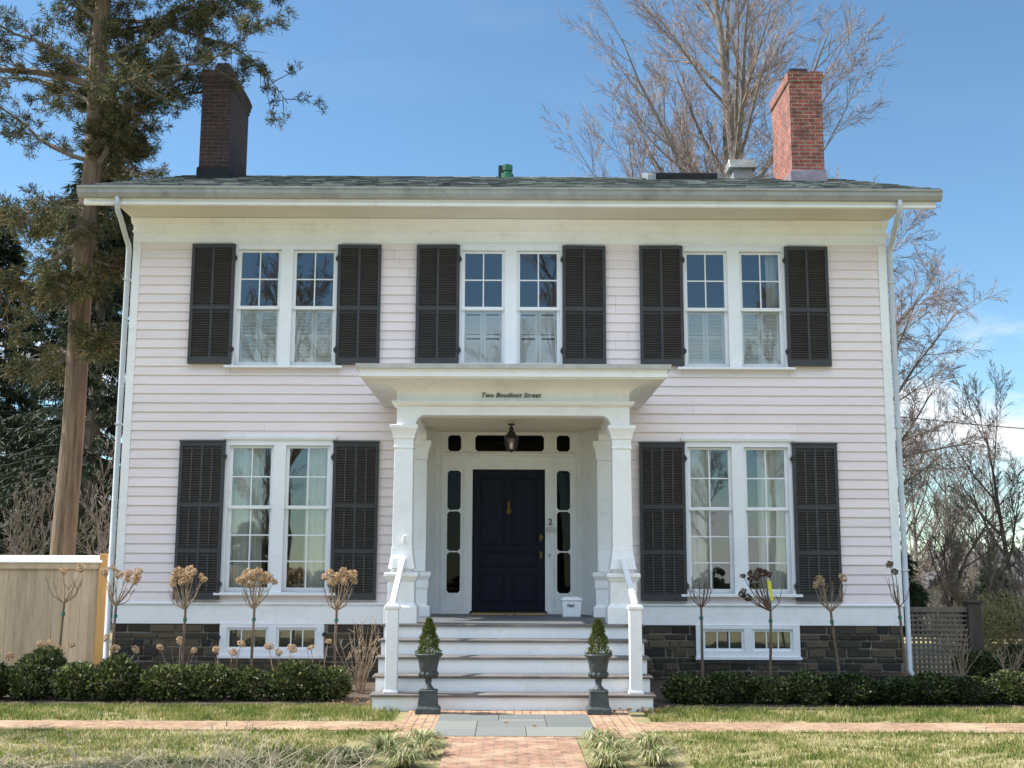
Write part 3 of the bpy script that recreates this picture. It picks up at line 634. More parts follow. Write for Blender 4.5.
# ================================================================== PORCH (part of the house)
PX = .075; SX0, SX1 = -1.56, 1.71
NZ = [.19, .375, .57, .752, .925]; NY = [-3.48+.27*k for k in range(5)]
for k in range(5):
    yb = NY[k+1]+.03 if k < 4 else -.05
    m = MB(); m.box(SX0+.03, SX1-.03, NY[k]+.035, yb+.004 if k < 4 else yb, 0, NZ[k]-.034); P(m, 'stair_riser', 'white')
    m = MB(); m.box(SX0-.005, SX1+.005, NY[k], yb+.005 if k < 4 else yb, NZ[k]-.033, NZ[k])
    P(m, 'stair_tread' if k < 4 else 'porch_floor', 'tread' if k < 4 else 'deck', bevel=.008)
m = MB(); m.box(SX0-.003, SX1+.003, NY[4]-.004, NY[4]+.06, NZ[4]-.032, NZ[4]+.002); P(m, 'floor_nosing', 'tread', bevel=.006)
def column(cx, cy, half_rear=False):
    y = cy
    m = MB()
    m.square(cx, y, [(.135, 1.56), (.135, 1.60), (.17, 1.602), (.155, 1.66), (.135, 1.80), (.131, 1.85), (.131, 1.87), (.126, 1.875), (.118, 3.15)])
    col = P(m, 'porch_column', 'white', bevel=.004)
    m = MB(); m.square(cx, y, [(.124, 3.13), (.13, 3.135), (.13, 3.16), (.122, 3.165), (.122, 3.25), (.135, 3.26), (.14, 3.30), (.158, 3.35), (.176, 3.385), (.18, 3.39), (.18, 3.43), (.172, 3.435)]); m.build('capital', 'white', col, bevel=.003)
    m = MB(); m.square(cx, y, [(.205, .926), (.205, 1.13), (.195, 1.14), (.172, 1.17), (.165, 1.18), (.165, 1.44), (.18, 1.46), (.20, 1.50), (.212, 1.505), (.212, 1.545), (.20, 1.556)]); m.build('pedestal', 'white', col, bevel=.004)
    return col
CY = -2.15
colL = column(PX-1.405, CY); colR = column(PX+1.395, CY)
for cx in (PX-1.36, PX+1.35):
    m = MB()
    m.box(cx-.12, cx+.12, -.30, -.03, 1.56, 3.16)
    m.prism_x([(-.30, 1.56), (-.36, 1.56), (-.345, 1.66), (-.31, 1.82), (-.30, 1.86)], cx-.12, cx+.12)
    pl = P(m, 'pilaster', 'white', bevel=.004)
    m = MB(); m.loft([[(cx-h, -.18-h-.0, z), (cx+h, -.18-h, z), (cx+h, -.02, z), (cx-h, -.02, z)] for h, z in ((.13, 3.162), (.135, 3.26), (.155, 3.34), (.178, 3.385), (.178, 3.44))]); m.build('capital', 'white', pl)
    m = MB(); m.loft([[(cx-h, -.18-h-.0, z), (cx+h, -.18-h, z), (cx+h, -.02, z), (cx-h, -.02, z)] for h, z in ((.19, .926), (.19, 1.06), (.15, 1.09), (.15, 1.30), (.165, 1.34), (.165, 1.44), (.2, 1.50), (.2, 1.556))]); m.build('pedestal', 'white', pl)
# architrave beam with rounded corners
hb = 1.50; yf = CY-.135
m = MB(); pts = [(PX-hb, 3.44), (PX-hb+.245, 3.44)]
for i in range(7):
    t = pi/2*i/6; pts.append((PX-hb+.245+.12*(1-cos(t)), 3.44+.12*sin(t)))
for i in range(7):
    t = pi/2*(1-i/6); pts.append((PX+hb-.245-.12*(1-cos(t)), 3.44+.12*sin(t)))
pts += [(PX+hb-.245, 3.44), (PX+hb, 3.44), (PX+hb, 3.672), (PX-hb, 3.672)]
# dedupe
pp = []
for q_ in pts:
    if not pp or (abs(q_[0]-pp[-1][0])+abs(q_[1]-pp[-1][1])) > 1e-5: pp.append(q_)
m.prism_y(pp, yf, yf+.26); P(m, 'architrave', 'white')
for x0 in (PX-hb, PX+hb-.25):
    m = MB(); m.prism_x([(yf+.262, 3.44), (yf+.30, 3.44), (yf+.32, 3.50), (yf+.36, 3.54), (yf+.44, 3.56), (-.42, 3.56), (-.36, 3.53), (-.33, 3.44), (-.03, 3.44), (-.03, 3.672), (yf+.262, 3.672)], x0+.002, x0+.248); P(m, 'side_beam', 'white')
m = MB(); m.box(PX-hb+.25, PX+hb-.25, yf+.262, -.036, 3.63, 3.668)
for k in range(1, 6): m.box(PX-hb+.25, PX+hb-.25, yf+.262+k*.3, yf+.27+k*.3, 3.624, 3.629)
P(m, 'porch_ceiling', 'soffit')
# cornice by mitred profile
prof = [(0, 3.673), (.03, 3.682), (.055, 3.70), (.062, 3.72), (.062, 3.74), (.012, 3.748), (.0, 3.752), (.0, 3.834)]
for i in range(1, 11):
    t = pi/2*i/10; prof.append((.40*(1-cos(t)), 3.835+.14*sin(t)))
prof += [(.405, 3.99), (.435, 3.995), (.435, 4.07), (.45, 4.075), (.455, 4.09)]
m = MB(); rings = [[(PX-hb-o_, -.022, z), (PX-hb-o_, yf-o_, z), (PX+hb+o_, yf-o_, z), (PX+hb+o_, -.022, z)] for o_, z in prof]
m.loft(rings); P(m, 'porch_cornice', 'white')
m = MB(); o_ = .475
m.loft([[(PX-hb-o_, yf-o_, 4.092), (PX+hb+o_, yf-o_, 4.092), (PX+hb+o_, -.024, 4.092), (PX-hb-o_, -.024, 4.092)],
        [(PX-hb-o_-.012, yf-o_-.012, 4.15), (PX+hb+o_+.012, yf-o_-.012, 4.15), (PX+hb+o_+.012, -.024, 4.2), (PX-hb-o_-.012, -.024, 4.2)]]); P(m, 'porch_roof', 'lead')
text('Two Boudinot Street', .087, PX-.035, yf-.012, 3.818, 'letter', house, 'house_sign', shear=.3, bold=.0008, space=1.03)
# handrails
for cx, tx in ((PX-1.405, -1.31), (PX+1.425, 1.46)):
    m = MB(); m.square(cx, -3.32, [(.085, .191), (.085, .22), (.07, .225), (.07, 1.14), (.085, 1.145), (.088, 1.18), (.06, 1.20)])
    nw_ = P(m, 'newel_post', 'white', bevel=.004)
    a, b = Vector((cx, -3.32, 1.19)), Vector((tx, -2.34, 1.70))
    dv = (b-a).normalized(); up = Vector((1, 0, 0)).cross(dv).normalized()
    m = MB(); m.obox((a+b)/2+up*.02, (.034, 0, 0), (b-a)/2, up*.026); m.obox((a+b)/2-up*.02, (.018, 0, 0), (b-a)/2*.985, up*.02)
    P(m, 'handrail', 'white', bevel=.008)
    m = MB(); m.box(tx-.05-.09*(1 if tx < 0 else 0), tx+.05, -2.40, -2.28, 1.60, 1.74); P(m, 'rail_bracket', 'white', bevel=.012)
m = MB(); m.tube([(-1.30, -2.27, 1.93), (-1.30, -2.34, 1.95), (-1.29, -2.37, 2.02)], .022, 8); m.box(-1.33, -1.27, -2.285, -2.265, 1.84, 2.0); P(m, 'flag_bracket', 'white')
# ---- entrance
DX = .025
m = MB(); H = []
H.append((DX-.535, DX+.535, .93, 3.05))
oct_ = []
for s_ in (-1, 1):
    cx = DX+s_*.805
    for z0, z1 in ((2.45, 3.03), (1.855, 2.43), (1.25, 1.835)): H.append((cx-.098, cx+.098, z0, z1)); oct_.append(H[-1])
    H.append((cx-.098, cx+.098, 3.315, 3.555)); oct_.append(H[-1])
H.append((DX-.50, DX+.52, 3.315, 3.555)); oct_.append(H[-1])
panel_holes(m, -1.08, 1.12, .926, 3.60, H, -.04, .06)
for a, b, z0, z1 in oct_:
    c_ = .035
    for px, sx2 in ((a, 1), (b, -1)):
        for pz, sz2 in ((z0, 1), (z1, -1)): m.prism_y([(px, pz), (px+sx2*c_, pz), (px, pz+sz2*c_)], -.038, -.01)
# raised trim
for s_ in (-1, 1):
    cx = DX+s_*.805
    m.box(cx-.185, cx-.150, -.062, -.0405, .95, 3.60); m.box(cx+.150, cx+.185, -.062, -.0405, .95, 3.20)
m.prism_x([(-.0405, 3.235), (-.085, 3.25), (-.085, 3.285), (-.0405, 3.295)], DX-.95, DX+.97)
m.box(DX-1.0, DX-.56, -.058, -.0405, .93, 1.02); m.box(DX+.56, DX+1.0, -.058, -.0405, .93, 1.02)
sur = P(m, 'door_surround', 'white')
for a, b, z0, z1 in oct_:
    g_ = MB(); g_.box(a-.004, b+.004, .012, .018, z0-.004, z1+.004); g_.build('sidelight' if b-a < .5 else 'transom', 'dglass', sur)
# door
m = MB(); m.box(DX-.534, DX+.534, .05, .10, 1.0, 3.049)
def raised(x0, x1, z0, z1):
    m.loft([[(x0, .0505, z0), (x1, .0505, z0), (x1, .0505, z1), (x0, .0505, z1)], [(x0+.006, .034, z0+.006), (x1-.006, .034, z0+.006), (x1-.006, .034, z1-.006), (x0+.006, .034, z1-.006)],
            [(x0+.03, .032, z0+.03), (x1-.03, .032, z0+.03), (x1-.03, .032, z1-.03), (x0+.03, .032, z1-.03)], [(x0+.036, .046, z0+.036), (x1-.036, .046, z0+.036), (x1-.036, .046, z1-.036), (x0+.036, .046, z1-.036)]])
raised(DX-.42, DX-.05, 1.93, 2.94); raised(DX+.05, DX+.42, 1.93, 2.94); raised(DX-.42, DX+.42, 1.62, 1.86); raised(DX-.42, DX-.05, 1.12, 1.54); raised(DX+.05, DX+.42, 1.12, 1.54)
dr = P(m, 'front_door', 'door')
m = MB(); m.lathe(DX, .03, [(.0, 2.40), (.02, 2.41), (.028, 2.44), (.014, 2.48), (.02, 2.52), (.03, 2.55), (.012, 2.59), (.0, 2.60)], 10); m.tube([(DX-.025, .02, 2.5), (DX-.03, .01, 2.42), (DX, .005, 2.38), (DX+.03, .01, 2.42), (DX+.025, .02, 2.5)], .009, 6); m.build('door_knocker', 'brass', dr, smooth=True)
m = MB(); m.tube([(DX+.475, .05, 2.05), (DX+.475, .0, 2.05)], [.02, .012], 8); m.tube([(DX+.475, .0, 2.05), (DX+.475, -.012, 2.05), (DX+.475, -.035, 2.05), (DX+.475, -.045, 2.05)], [.02, .034, .034, .015], 10); m.box(DX+.457, DX+.493, .042, .05, 2.0, 2.10); m.build('door_knob', 'brass', dr)
m = MB(); m.box(DX+.46, DX+.49, .04, .05, 1.75, 1.85); m.tube([(DX+.475, .045, 1.80), (DX+.475, .02, 1.80)], .02, 8); m.build('door_lock', 'brass', dr)
m = MB(); m.prism_x([(-.10, .927), (.1, .927), (.1, 1.005), (-.02, 1.0), (-.10, .975)], DX-.56, DX+.56); thr = P(m, 'threshold', 'darkflash')
num = text('2', .13, .635, -.068, 2.275, 'letter', house, 'house_number', bold=.001)
m = MB(); m.box(.58, .705, -.072, -.041, 2.13, 2.20); plq = P(m, 'number_plaque', 'plate', bevel=.003)
m = MB(); m.box(.60, .64, -.053, -.041, 1.77, 1.82); bel = P(m, 'doorbell', 'plate', bevel=.005)

RC, RS = .70, 1.041      # the doorway stands in a shallow recess
for o in [sur, dr, thr, num, plq, bel]+list(sur.children)+list(dr.children):
    if o is num: o.location = (o.location.x*RS, o.location.y+RC, 1.65+(o.location.z-1.65)*RS); continue
    for v_ in o.data.vertices: v_.co = (v_.co.x*RS, v_.co.y+RC, 1.65+(v_.co.z-1.65)*RS)
for s_, xa, xb in ((-1, -1.30, -1.07), (1, 1.34, 1.11)):
    m = MB(); m.loft([[(xa, -.035, z), (xb, RC-.042, z), (xb+s_*.1, RC+.1, z), (xa+s_*.02, .20, z), (xa+s_*.02, -.035, z)] for z in (.926, 3.69)]); P(m, 'recess_panel', 'white')
m = MB(); m.box(-1.27, 1.31, .0, RC+.1, 3.68, 3.72); m.box(-1.27, 1.31, -.034, -.001, 3.64, 3.74); P(m, 'recess_ceiling', 'soffit')
m = MB(); m.box(-1.29, 1.33, -.048, RC+.12, .80, .9255); P(m, 'recess_floor', 'deck')
# ================================================================== THINGS ON THE PORCH AND STEPS
lan = thing('hanging_lantern', 'black hanging lantern with tapered glass body under the porch ceiling', 'lantern', (PX-.02, -1.2, 3.584))
lx, ly = PX-.02, -1.2
m = MB(); m.lathe(lx, ly, [(.05, 3.584), (.045, 3.565), (.012, 3.555), (.012, 3.53)], 12); m.lathe(lx, ly, [(.02, 3.54), (.035, 3.51), (.025, 3.49), (.045, 3.47), (.055, 3.45), (.075, 3.425), (.09, 3.41), (.105, 3.38), (.105, 3.37)], 12); m.build('lantern_top', 'black', lan, smooth=True)
m = MB()
for k in range(6):
    a = 2*pi*k/6; m.tube([(lx+.098*cos(a), ly+.098*sin(a), 3.372), (lx+.066*cos(a), ly+.066*sin(a), 3.225)], .007, 4)
m.lathe(lx, ly, [(.068, 3.228), (.07, 3.22), (.04, 3.205), (.012, 3.19), (.0, 3.185)], 12); m.build('lantern_cage', 'black', lan)
m = MB(); m.lathe(lx, ly, [(.092, 3.37), (.062, 3.23)], 6); m.build('lantern_glass', 'glass', lan)
m = MB(); m.lathe(lx, ly, [(.018, 3.23), (.018, 3.31), (.004, 3.33)], 8); m.build('candle', 'blind', lan)
mt = thing('doormat', 'thin tan doormat with two small dark marks lying before the front door', 'doormat', (DX, .34, .926))
m = MB(); m.box(DX-.55, DX+.56, .12, .56, .927, .95); m.build('mat', 'tan', mt, bevel=.006)
m = MB(); m.box(DX-.06, DX-.02, .1185, .1205, .932, .946); m.box(DX+.07, DX+.11, .1185, .1205, .932, .946); m.build('marks', 'letter', mt)
mb = thing('mail_box', 'white lidded mail bin with small dark lettering beside the front door', 'mail bin', (.92, -.35, .925))
m = MB(); m.loft([[(.92-h, -.35-d_, z), (.92+h, -.35-d_, z), (.92+h, -.35+d_, z), (.92-h, -.35+d_, z)] for h, d_, z in ((.125, .10, .926), (.14, .11, 1.155))]); m.build('bin_body', 'trim', mb, bevel=.012)
m = MB(); m.loft([[(.92-h, -.35-d_, z), (.92+h, -.35-d_, z), (.92+h, -.35+d_, z), (.92-h, -.35+d_, z)] for h, d_, z in ((.152, .12, 1.156), (.152, .12, 1.18), (.10, .09, 1.21))]); m.build('lid', 'trim', mb, bevel=.006)
text('Mail', .062, .90, -.466, 1.09, 'letter', mb, 'lettering', shear=.25, bold=.0)

def urn(x, y, label):
    u = thing('garden_urn', label, 'urn', (x, y, .016), 'cast iron urns at the foot of the steps')
    m = MB(); m.square(x, y, [(.135, .017), (.135, .075), (.122, .085), (.11, .10), (.098, .24), (.104, .25), (.104, .27), (.07, .275)]); m.build('pedestal', 'urn', u, bevel=.005)
    m = MB(); m.lathe(x, y, [(.07, .272), (.062, .29), (.036, .32), (.032, .35), (.042, .365), (.034, .38), (.034, .385), (.075, .40), (.10, .425), (.104, .45), (.092, .465), (.098, .475), (.112, .56), (.128, .62), (.152, .642), (.160, .655), (.158, .668), (.135, .668), (.125, .64), (.03, .63)], 26)
    for k in range(12):
        a = 2*pi*k/12; m.tube([(x+.085*cos(a), y+.085*sin(a), .405), (x+.107*cos(a), y+.107*sin(a), .44), (x+.098*cos(a), y+.098*sin(a), .468)], .012, 5)
    m.build('bowl', 'urn', u, smooth=True)
    m = MB(); m.lathe(x, y, [(.125, .635), (.06, .65), (.0, .655)], 12); m.build('soil', 'mulch', u)
    return u
urn(-.875, -3.73, 'dark green cast iron urn on pedestal at the left end of the steps')
urn(1.035, -3.73, 'dark green cast iron urn on pedestal at the right end of the steps')

# ---------------- foliage helpers
def leaf(mb, p, d, L, w, rr):
    d = d.normalized(); s_ = d.cross(Vector((rr.uniform(-1, 1), rr.uniform(-1, 1), rr.uniform(-1, 1))))
    if s_.length < 1e-4: s_ = d.orthogonal()
    s_ = s_.normalized()*w; a = p; b = p+d*L
    mid = p+d*L*.5
    mb.add([a, mid+s_, b, mid-s_], [(0, 1, 2, 3)])
def sph(rr):
    while True:
        v = Vector((rr.uniform(-1, 1), rr.uniform(-1, 1), rr.uniform(-1, 1)))
        if .05 < v.length < 1: return v.normalized()
def mini_conifer(x, y, z, label, seed):
    rr = random.Random(seed); t = thing('dwarf_conifer', label, 'shrub', (x, y, z), 'dwarf conifers in the urns')
    m = MB(); m.tube([(x, y, z), (x+.005, y, z+.33)], [.012, .003], 6); m.build('trunk', 'stake', t)
    m = MB()
    for _ in range(2600):
        u = rr.random()**.8; h = u*.39; rad = .125*(1-u)**.75*(1+.16*sin(u*17+rr.random()*2))*rr.uniform(.55, 1.06)+.006
        a = rr.random()*2*pi; p = Vector((x+rad*cos(a), y+rad*sin(a), z+.0+h))
        leaf(m, p, Vector((cos(a)*.6, sin(a)*.6, .9))+sph(rr)*.5, rr.uniform(.022, .042), rr.uniform(.004, .008), rr)
    m.build('foliage', 'cypress', t); return t
mini_conifer(-.875, -3.73, .65, 'small pointed conifer growing in the left urn', 1)
mini_conifer(1.035, -3.73, .65, 'small pointed conifer growing in the right urn', 5)

# ================================================================== FENCES
f = thing('wooden_fence', 'new tan cedar board fence with white capping left of the house', 'fence', (-8.6, .6, 0))
m = MB(); x = -12.2
while x < -6.16:
    w_ = .138; m.box(x, min(x+w_-.003, -6.15), .6+R.uniform(-.003, .003), .625, .04, 1.66); x += w_
m.build('fence_boards', 'cedar', f)
m = MB(); m.box(-12.2, -6.15, .565, .6, 1.575, 1.665); m.box(-12.2, -6.15, .626, .66, .3, .4); m.build('fence_rail', 'cedar', f)
m = MB(); m.prism_x([(.545, 1.668), (.72, 1.668), (.72, 1.745), (.66, 1.775), (.55, 1.69)], -12.2, -6.10); m.build('fence_cap', 'white', f)
m = MB(); m.box(-6.145, -6.02, .57, .70, 0, 1.80); m.build('fence_post', 'newpost', f, bevel=.006)
f = thing('lattice_fence', 'weathered square lattice fence with dark capped post right of the house', 'fence', (6.4, .3, 0))
m = MB()
for k in range(13): xx = 5.92+k*.069; m.box(xx, xx+.034, .300, .312, .06, 1.0)
for k in range(14): zz = .08+k*.07; m.box(5.9, 6.80, .287, .299, zz, zz+.032)
m.build('lattice', 'oldwood', f)
m = MB(); m.box(5.88, 6.80, .27, .34, .985, 1.06); m.box(5.88, 6.8, .27, .34, .03, .09); m.build('fence_rail', 'oldwood', f, bevel=.004)
m = MB(); m.box(6.80, 7.0, .22, .42, -.05, 1.12); m.box(6.775, 7.025, .195, .445, 1.12, 1.16); m.box(6.7, 6.796, .3, .4, -.05, 1.04); m.build('fence_post', 'postwood', f, bevel=.008)

# ================================================================== SHRUBS
def shrub_mesh(seed, rx, ry, h, n, L, w, mat):
    rr = random.Random(seed); m = MB()
    lobes = [(sph(rr), rr.uniform(.12, .42)) for _ in range(11)]
    for _ in range(n):
        v = sph(rr); v.z = v.z if v.z > 0 else v.z*.85
        k = 1-.55*rr.random()**1.8
        for d_, a in lobes: k += a*max(0, v.dot(d_)-.72)*2.2
        p = Vector((v.x*rx*k, v.y*ry*k, max(.015, h*.46+v.z*h*.52*k)))
        leaf(m, p, v*.7+Vector((0, 0, .35))+sph(rr)*.75, rr.uniform(.7, 1.2)*L, rr.uniform(.7, 1.2)*w, rr)
    return mk(m, 'foliage', mat)
def stems_mesh(seed, h, r):
    rr = random.Random(seed); m = MB()
    for _ in range(9):
        a = rr.random()*6.28; m.tube([(.04*cos(a), .04*sin(a), -.02), (r*.5*cos(a), r*.5*sin(a), h*.45), (r*.8*cos(a), r*.8*sin(a), h*.8)], [.012, .008, .004], 5)
    return mk(m, 'stems', 'stake')
SM = [shrub_mesh(s, .27, .27, .45, 3000, .055, .015, 'leaf') for s in (1, 2, 3)]; ST = stems_mesh(4, .5, .3)
ordn = ['first', 'second', 'third', 'fourth', 'fifth', 'sixth', 'seventh', 'eighth', 'ninth', 'tenth', 'eleventh', 'twelfth']
def shrub(x, y, sc, k, label, group):
    t = thing('box_shrub', label, 'shrub', (x, y, .02), group, rz=R.random()*6.28); t.scale = sc
    link('foliage', SM[k % 3], t); link('stems', ST, t); return t
xs = [-6.75, -6.25, -5.75, -5.22, -4.72, -4.18, -3.66, -3.14, -2.62, -2.14]
for i, x in enumerate(xs):
    s_ = R.uniform(.92, 1.1); shrub(x+R.uniform(-.03, .03), -2.62+R.uniform(-.06, .06), (s_, s_, s_*R.uniform(.82, 1.0)), i, 'round green shrub, %s from the left in the sunlit row left of the steps' % ordn[i], 'round shrubs edging the left bed')
xs = [2.15, 2.62, 3.12, 3.62, 4.13, 4.62, 5.12, 5.62, 6.12, 6.62]
for i, x in enumerate(xs):
    s_ = R.uniform(.92, 1.1); shrub(x+R.uniform(-.03, .03), -2.78+R.uniform(-.06, .06), (s_, s_, s_*R.uniform(.58, .84)), i+1, 'round green shrub, %s from the steps in the shaded row right of the steps' % ordn[i], 'round shrubs edging the right bed')
shrub(6.75, -.35, (1.2, 1.2, .95), 0, 'dark round shrub beside the capped lattice post', 'dark shrubs by the lattice fence')
shrub(7.55, -.1, (1.4, 1.4, 1.15), 2, 'largest dark round shrub at the right edge beyond the lattice post', 'dark shrubs by the lattice fence')
shrub(-5.9, -1.9, (1.05, 1.0, 1.15), 1, 'loose green shrub behind the left hedge row near the downspout', 'leafy plants behind the left row')
shrub(-7.1, -1.75, (1.1, 1.0, 1.15), 2, 'loose green shrub behind the left hedge row below the fence boards', 'leafy plants behind the left row')

# dried hydrangea standards ------------------------------------------------
def head_mesh(seed, r, mat):
    rr = random.Random(seed); m = MB()
    for _ in range(150):
        v = sph(rr); rad = r*(.82+.25*rr.random()); p = v*rad; p.z *= .8
        leaf(m, p-v*.01, v*.5+sph(rr), r*.42, r*.17, rr)
    return mk(m, 'flower_head', mat)
HM = [head_mesh(1, .062, 'head'), head_mesh(2, .07, 'head'), head_mesh(3, .055, 'head')]
HD = [head_mesh(4, .06, 'headdark'), head_mesh(5, .052, 'headdark')]
def standard(x, y, ht, lean, heads, spread, topz, dark, label, seed, ribbon=False, twigs=5):
    """ht: fork height; heads: list of (dx,dz) offsets from the fork"""
    rr = random.Random(seed); t = thing('hydrangea_tree', label, 'shrub', (x, y, .03), 'slim standard hydrangeas along the house front')
    top = Vector((x+lean, y, ht))
    m = MB(); m.tube([(x, y, 0), (x+lean*.3, y+.01, ht*.35), (x+lean*.75, y-.01, ht*.7), tuple(top)], [.022, .02, .018, .016], 7); m.build('trunk', 'stake', t)
    m = MB(); m.tube([(x+lean*.9, y, ht*.86), (x+lean*.92, y, ht*.90)], .026, 8); m.build('tie', 'tie', t)
    m = MB()
    for dx, dz in heads:
        dy = rr.uniform(-.12, .12); e = top+Vector((dx, dy, dz)); mid = top+Vector((dx*.55+rr.uniform(-.02, .02), dy*.6, dz*.45))
        m.tube([top, top.lerp(mid, .5)+Vector((rr.uniform(-.012, .012), 0, .0)), mid, mid.lerp(e, .6)+Vector((rr.uniform(-.012, .012), 0, .01)), e], [.011, .009, .007, .005, .004], 5)
        h = link('flower_head', rr.choice(HD if dark else HM), t); h.location = e-Vector((x, y, .03)); h.rotation_euler = (rr.random(), rr.random(), rr.random()*6); s_ = rr.uniform(.65, 1.25); h.scale = (s_, s_, s_*rr.uniform(.75, 1.05))
    for _ in range(twigs):
        a = rr.uniform(-1, 1); dy = rr.uniform(-.15, .15); e = top+Vector((a*spread, dy, topz*rr.uniform(.6, 1)))
        mid = top.lerp(e, .5)+Vector((a*.04, 0, -.05)); m.tube([top, mid, e], [.009, .006, .003], 5)
        for _ in range(2):
            q_ = mid.lerp(e, rr.uniform(.0, .7)); m.tube([q_, q_+Vector((rr.uniform(-.09, .09), rr.uniform(-.05, .05), rr.uniform(.06, .16)))], [.005, .0025], 4)
    m.build('branches', 'drytwig' if not dark else 'stake', t)
    if ribbon:
        m = MB(); p = top+Vector((-.055, -.10, .36))
        m.add([p+Vector((0, 0, .04)), p+Vector((.05, -.01, .04)), p+Vector((.06, .0, -.09)), p+Vector((.02, .01, -.09)), p+Vector((.075, .0, -.22)), p+Vector((.04, .005, -.22))], [(0, 1, 2, 3), (3, 2, 4, 5)])
        rb = m.build('ribbon', 'ribbon', t); sm = rb.modifiers.new('thick', 'SOLIDIFY'); sm.thickness = .004
    return t
HY = -1.48
standard(-5.90, HY, 1.13, .04, [(.0, .43), (.16, .47)], .22, .40, False, 'slim bare hydrangea standard with two tan heads before the cedar fence', 1, twigs=7)
standard(-5.20, HY, 1.10, .03, [(-.22, .44), (.0, .42), (.10, .36), (.16, .43), (.22, .38), (.27, .45), (.24, .33), (-.05, .5)], .25, .35, False, 'slim hydrangea standard with tan heads in front of the left corner downspout', 2)
standard(-4.26, HY, 1.05, .01, [(-.16, .42), (-.1, .5), (-.04, .46), (.0, .53), (.05, .46), (.1, .5), (.16, .44), (.22, .40), (-.2, .34), (.06, .4), (-.08, .38)], .24, .3, False, 'slim hydrangea standard with crowded tan heads before the left shutter of the lower left window', 3)
standard(-3.36, HY, 1.06, .02, [(-.17, .38), (-.1, .46), (-.02, .48), (.05, .5), (.1, .46), (.16, .42), (.0, .40), (.24, .36), (-.07, .36), (.09, .38)], .24, .3, False, 'slim hydrangea standard with tan heads before the lower left window panes', 4)
standard(-2.27, HY, 1.05, .02, [(-.16, .45), (-.08, .5), (.0, .44), (.06, .52), (.12, .46), (.2, .48), (-.05, .38), (.1, .38), (.21, .4)], .24, .3, False, 'slim hydrangea standard with tan heads nearest the steps on the left', 5)
standard(2.58, HY, 1.10, .0, [], .2, .42, True, 'slim bare hydrangea standard without heads, nearest the steps on the right', 6, twigs=9)
standard(3.47, HY, 1.06, .03, [(-.36, .46), (-.28, .5), (-.2, .46), (-.14, .52), (-.08, .5), (-.24, .42), (-.03, .48), (-.36, .22), (-.3, .18), (-.33, .26)], .25, .4, True, 'slim hydrangea standard with dark brown heads and a yellow ribbon', 7, ribbon=True, twigs=7)
standard(4.40, HY, 1.05, -.10, [(-.2, .36), (-.13, .44), (-.07, .38), (.15, .45)], .24, .42, False, 'leaning slim hydrangea standard with few pale heads by the right shutter', 8, twigs=7)
standard(5.27, HY, 1.12, -.06, [(-.1, .56), (-.02, .46)], .15, .4, True, 'slim hydrangea standard with one dark head at the right corner of the house', 9, twigs=4)

# low dried hydrangeas behind the left row
def low_hyd(x, y, hs, label, seed, dark=False):
    rr = random.Random(seed); t = thing('low_hydrangea', label, 'shrub', (x, y, .03), 'low dried hydrangeas in the left bed'); m = MB()
    for dx, z in hs:
        z -= .06; e = Vector((x+dx, y+rr.uniform(-.1, .1), z)); m.tube([(x+dx*.3, y, 0), (x+dx*.7, y, z*.6), tuple(e)], [.007, .006, .004], 5)
        h = link('flower_head', rr.choice(HM), t); h.location = e-Vector((x, y, .03)); h.rotation_euler = (rr.random(), rr.random(), rr.random()*6); s_ = rr.uniform(.7, 1.0); h.scale = (s_*1.15, s_, s_*.9)
    for _ in range(5):
        m.tube([(x+rr.uniform(-.05, .05), y, 0), (x+rr.uniform(-.2, .2), y+rr.uniform(-.1, .1), rr.uniform(.3, .6))], [.006, .003], 4)
    m.build('stems', 'drytwig', t)
low_hyd(-6.55, -1.75, [(-.1, .58), (.1, .52)], 'low dried hydrangea with two tan heads at the far left of the bed', 1)
low_hyd(-6.0, -1.6, [(-.12, .66), (.0, .68), (.12, .60), (.28, .66)], 'low dried hydrangea with the largest tan heads before the cedar fence', 2)
low_hyd(-5.1, -1.6, [(-.12, .76), (-.02, .62), (.24, .6)], 'low dried hydrangea with tan heads beside the left downspout', 3)
low_hyd(-4.35, -1.3, [(-.25, .62), (.0, .7), (.2, .58)], 'low dried hydrangea with tan heads left of the basement window', 4)
low_hyd(-3.75, -1.2, [(-.15, .58), (.08, .55), (.2, .66)], 'low dried hydrangea below the left end of the basement window', 5)
low_hyd(-3.0, -1.2, [(-.2, .62), (-.05, .55), (.12, .6)], 'low dried hydrangea below the right end of the basement window', 6)
low_hyd(-2.5, -1.3, [(-.1, .62), (.12, .7)], 'low dried hydrangea between basement window and steps', 7)

# bare twiggy shrubs
def twig_shrub(x, y, h, spread, n, mat, label, seed, name='bare_shrub', group=None):
    rr = random.Random(seed); t = thing(name, label, 'shrub', (x, y, 0), group); m = MB()
    for _ in range(n):
        a = rr.random()*6.28; s_ = spread*rr.uniform(.3, 1); hh = h*rr.uniform(.5, 1)
        p0 = Vector((x+rr.uniform(-.04, .04), y+rr.uniform(-.04, .04), 0)); p2 = Vector((x+s_*cos(a), y+s_*sin(a), hh)); p1 = p0.lerp(p2, .5)+Vector((rr.uniform(-.05, .05), 0, .06))
        m.tube([p0, p1, p2], [.009, .006, .0025], 4)
        for _ in range(4):
            q_ = p1.lerp(p2, rr.random()); m.tube([q_, q_+Vector((rr.uniform(-.1, .1), rr.uniform(-.1, .1), rr.uniform(.03, .16)))], [.004, .002], 3)
    m.build('branches', mat, t); return t
twig_shrub(-1.85, -1.9, .95, .35, 22, 'drytwig', 'dry tangled bare shrub against the left side of the steps', 1)
twig_shrub(6.3, -.6, .85, .3, 14, 'drytwig', 'pale bare twiggy shrub in front of the lattice', 2)
twig_shrub(6.75, -1.2, .7, .4, 14, 'drytwig', 'bare twiggy shrub in front of the capped lattice post', 3)

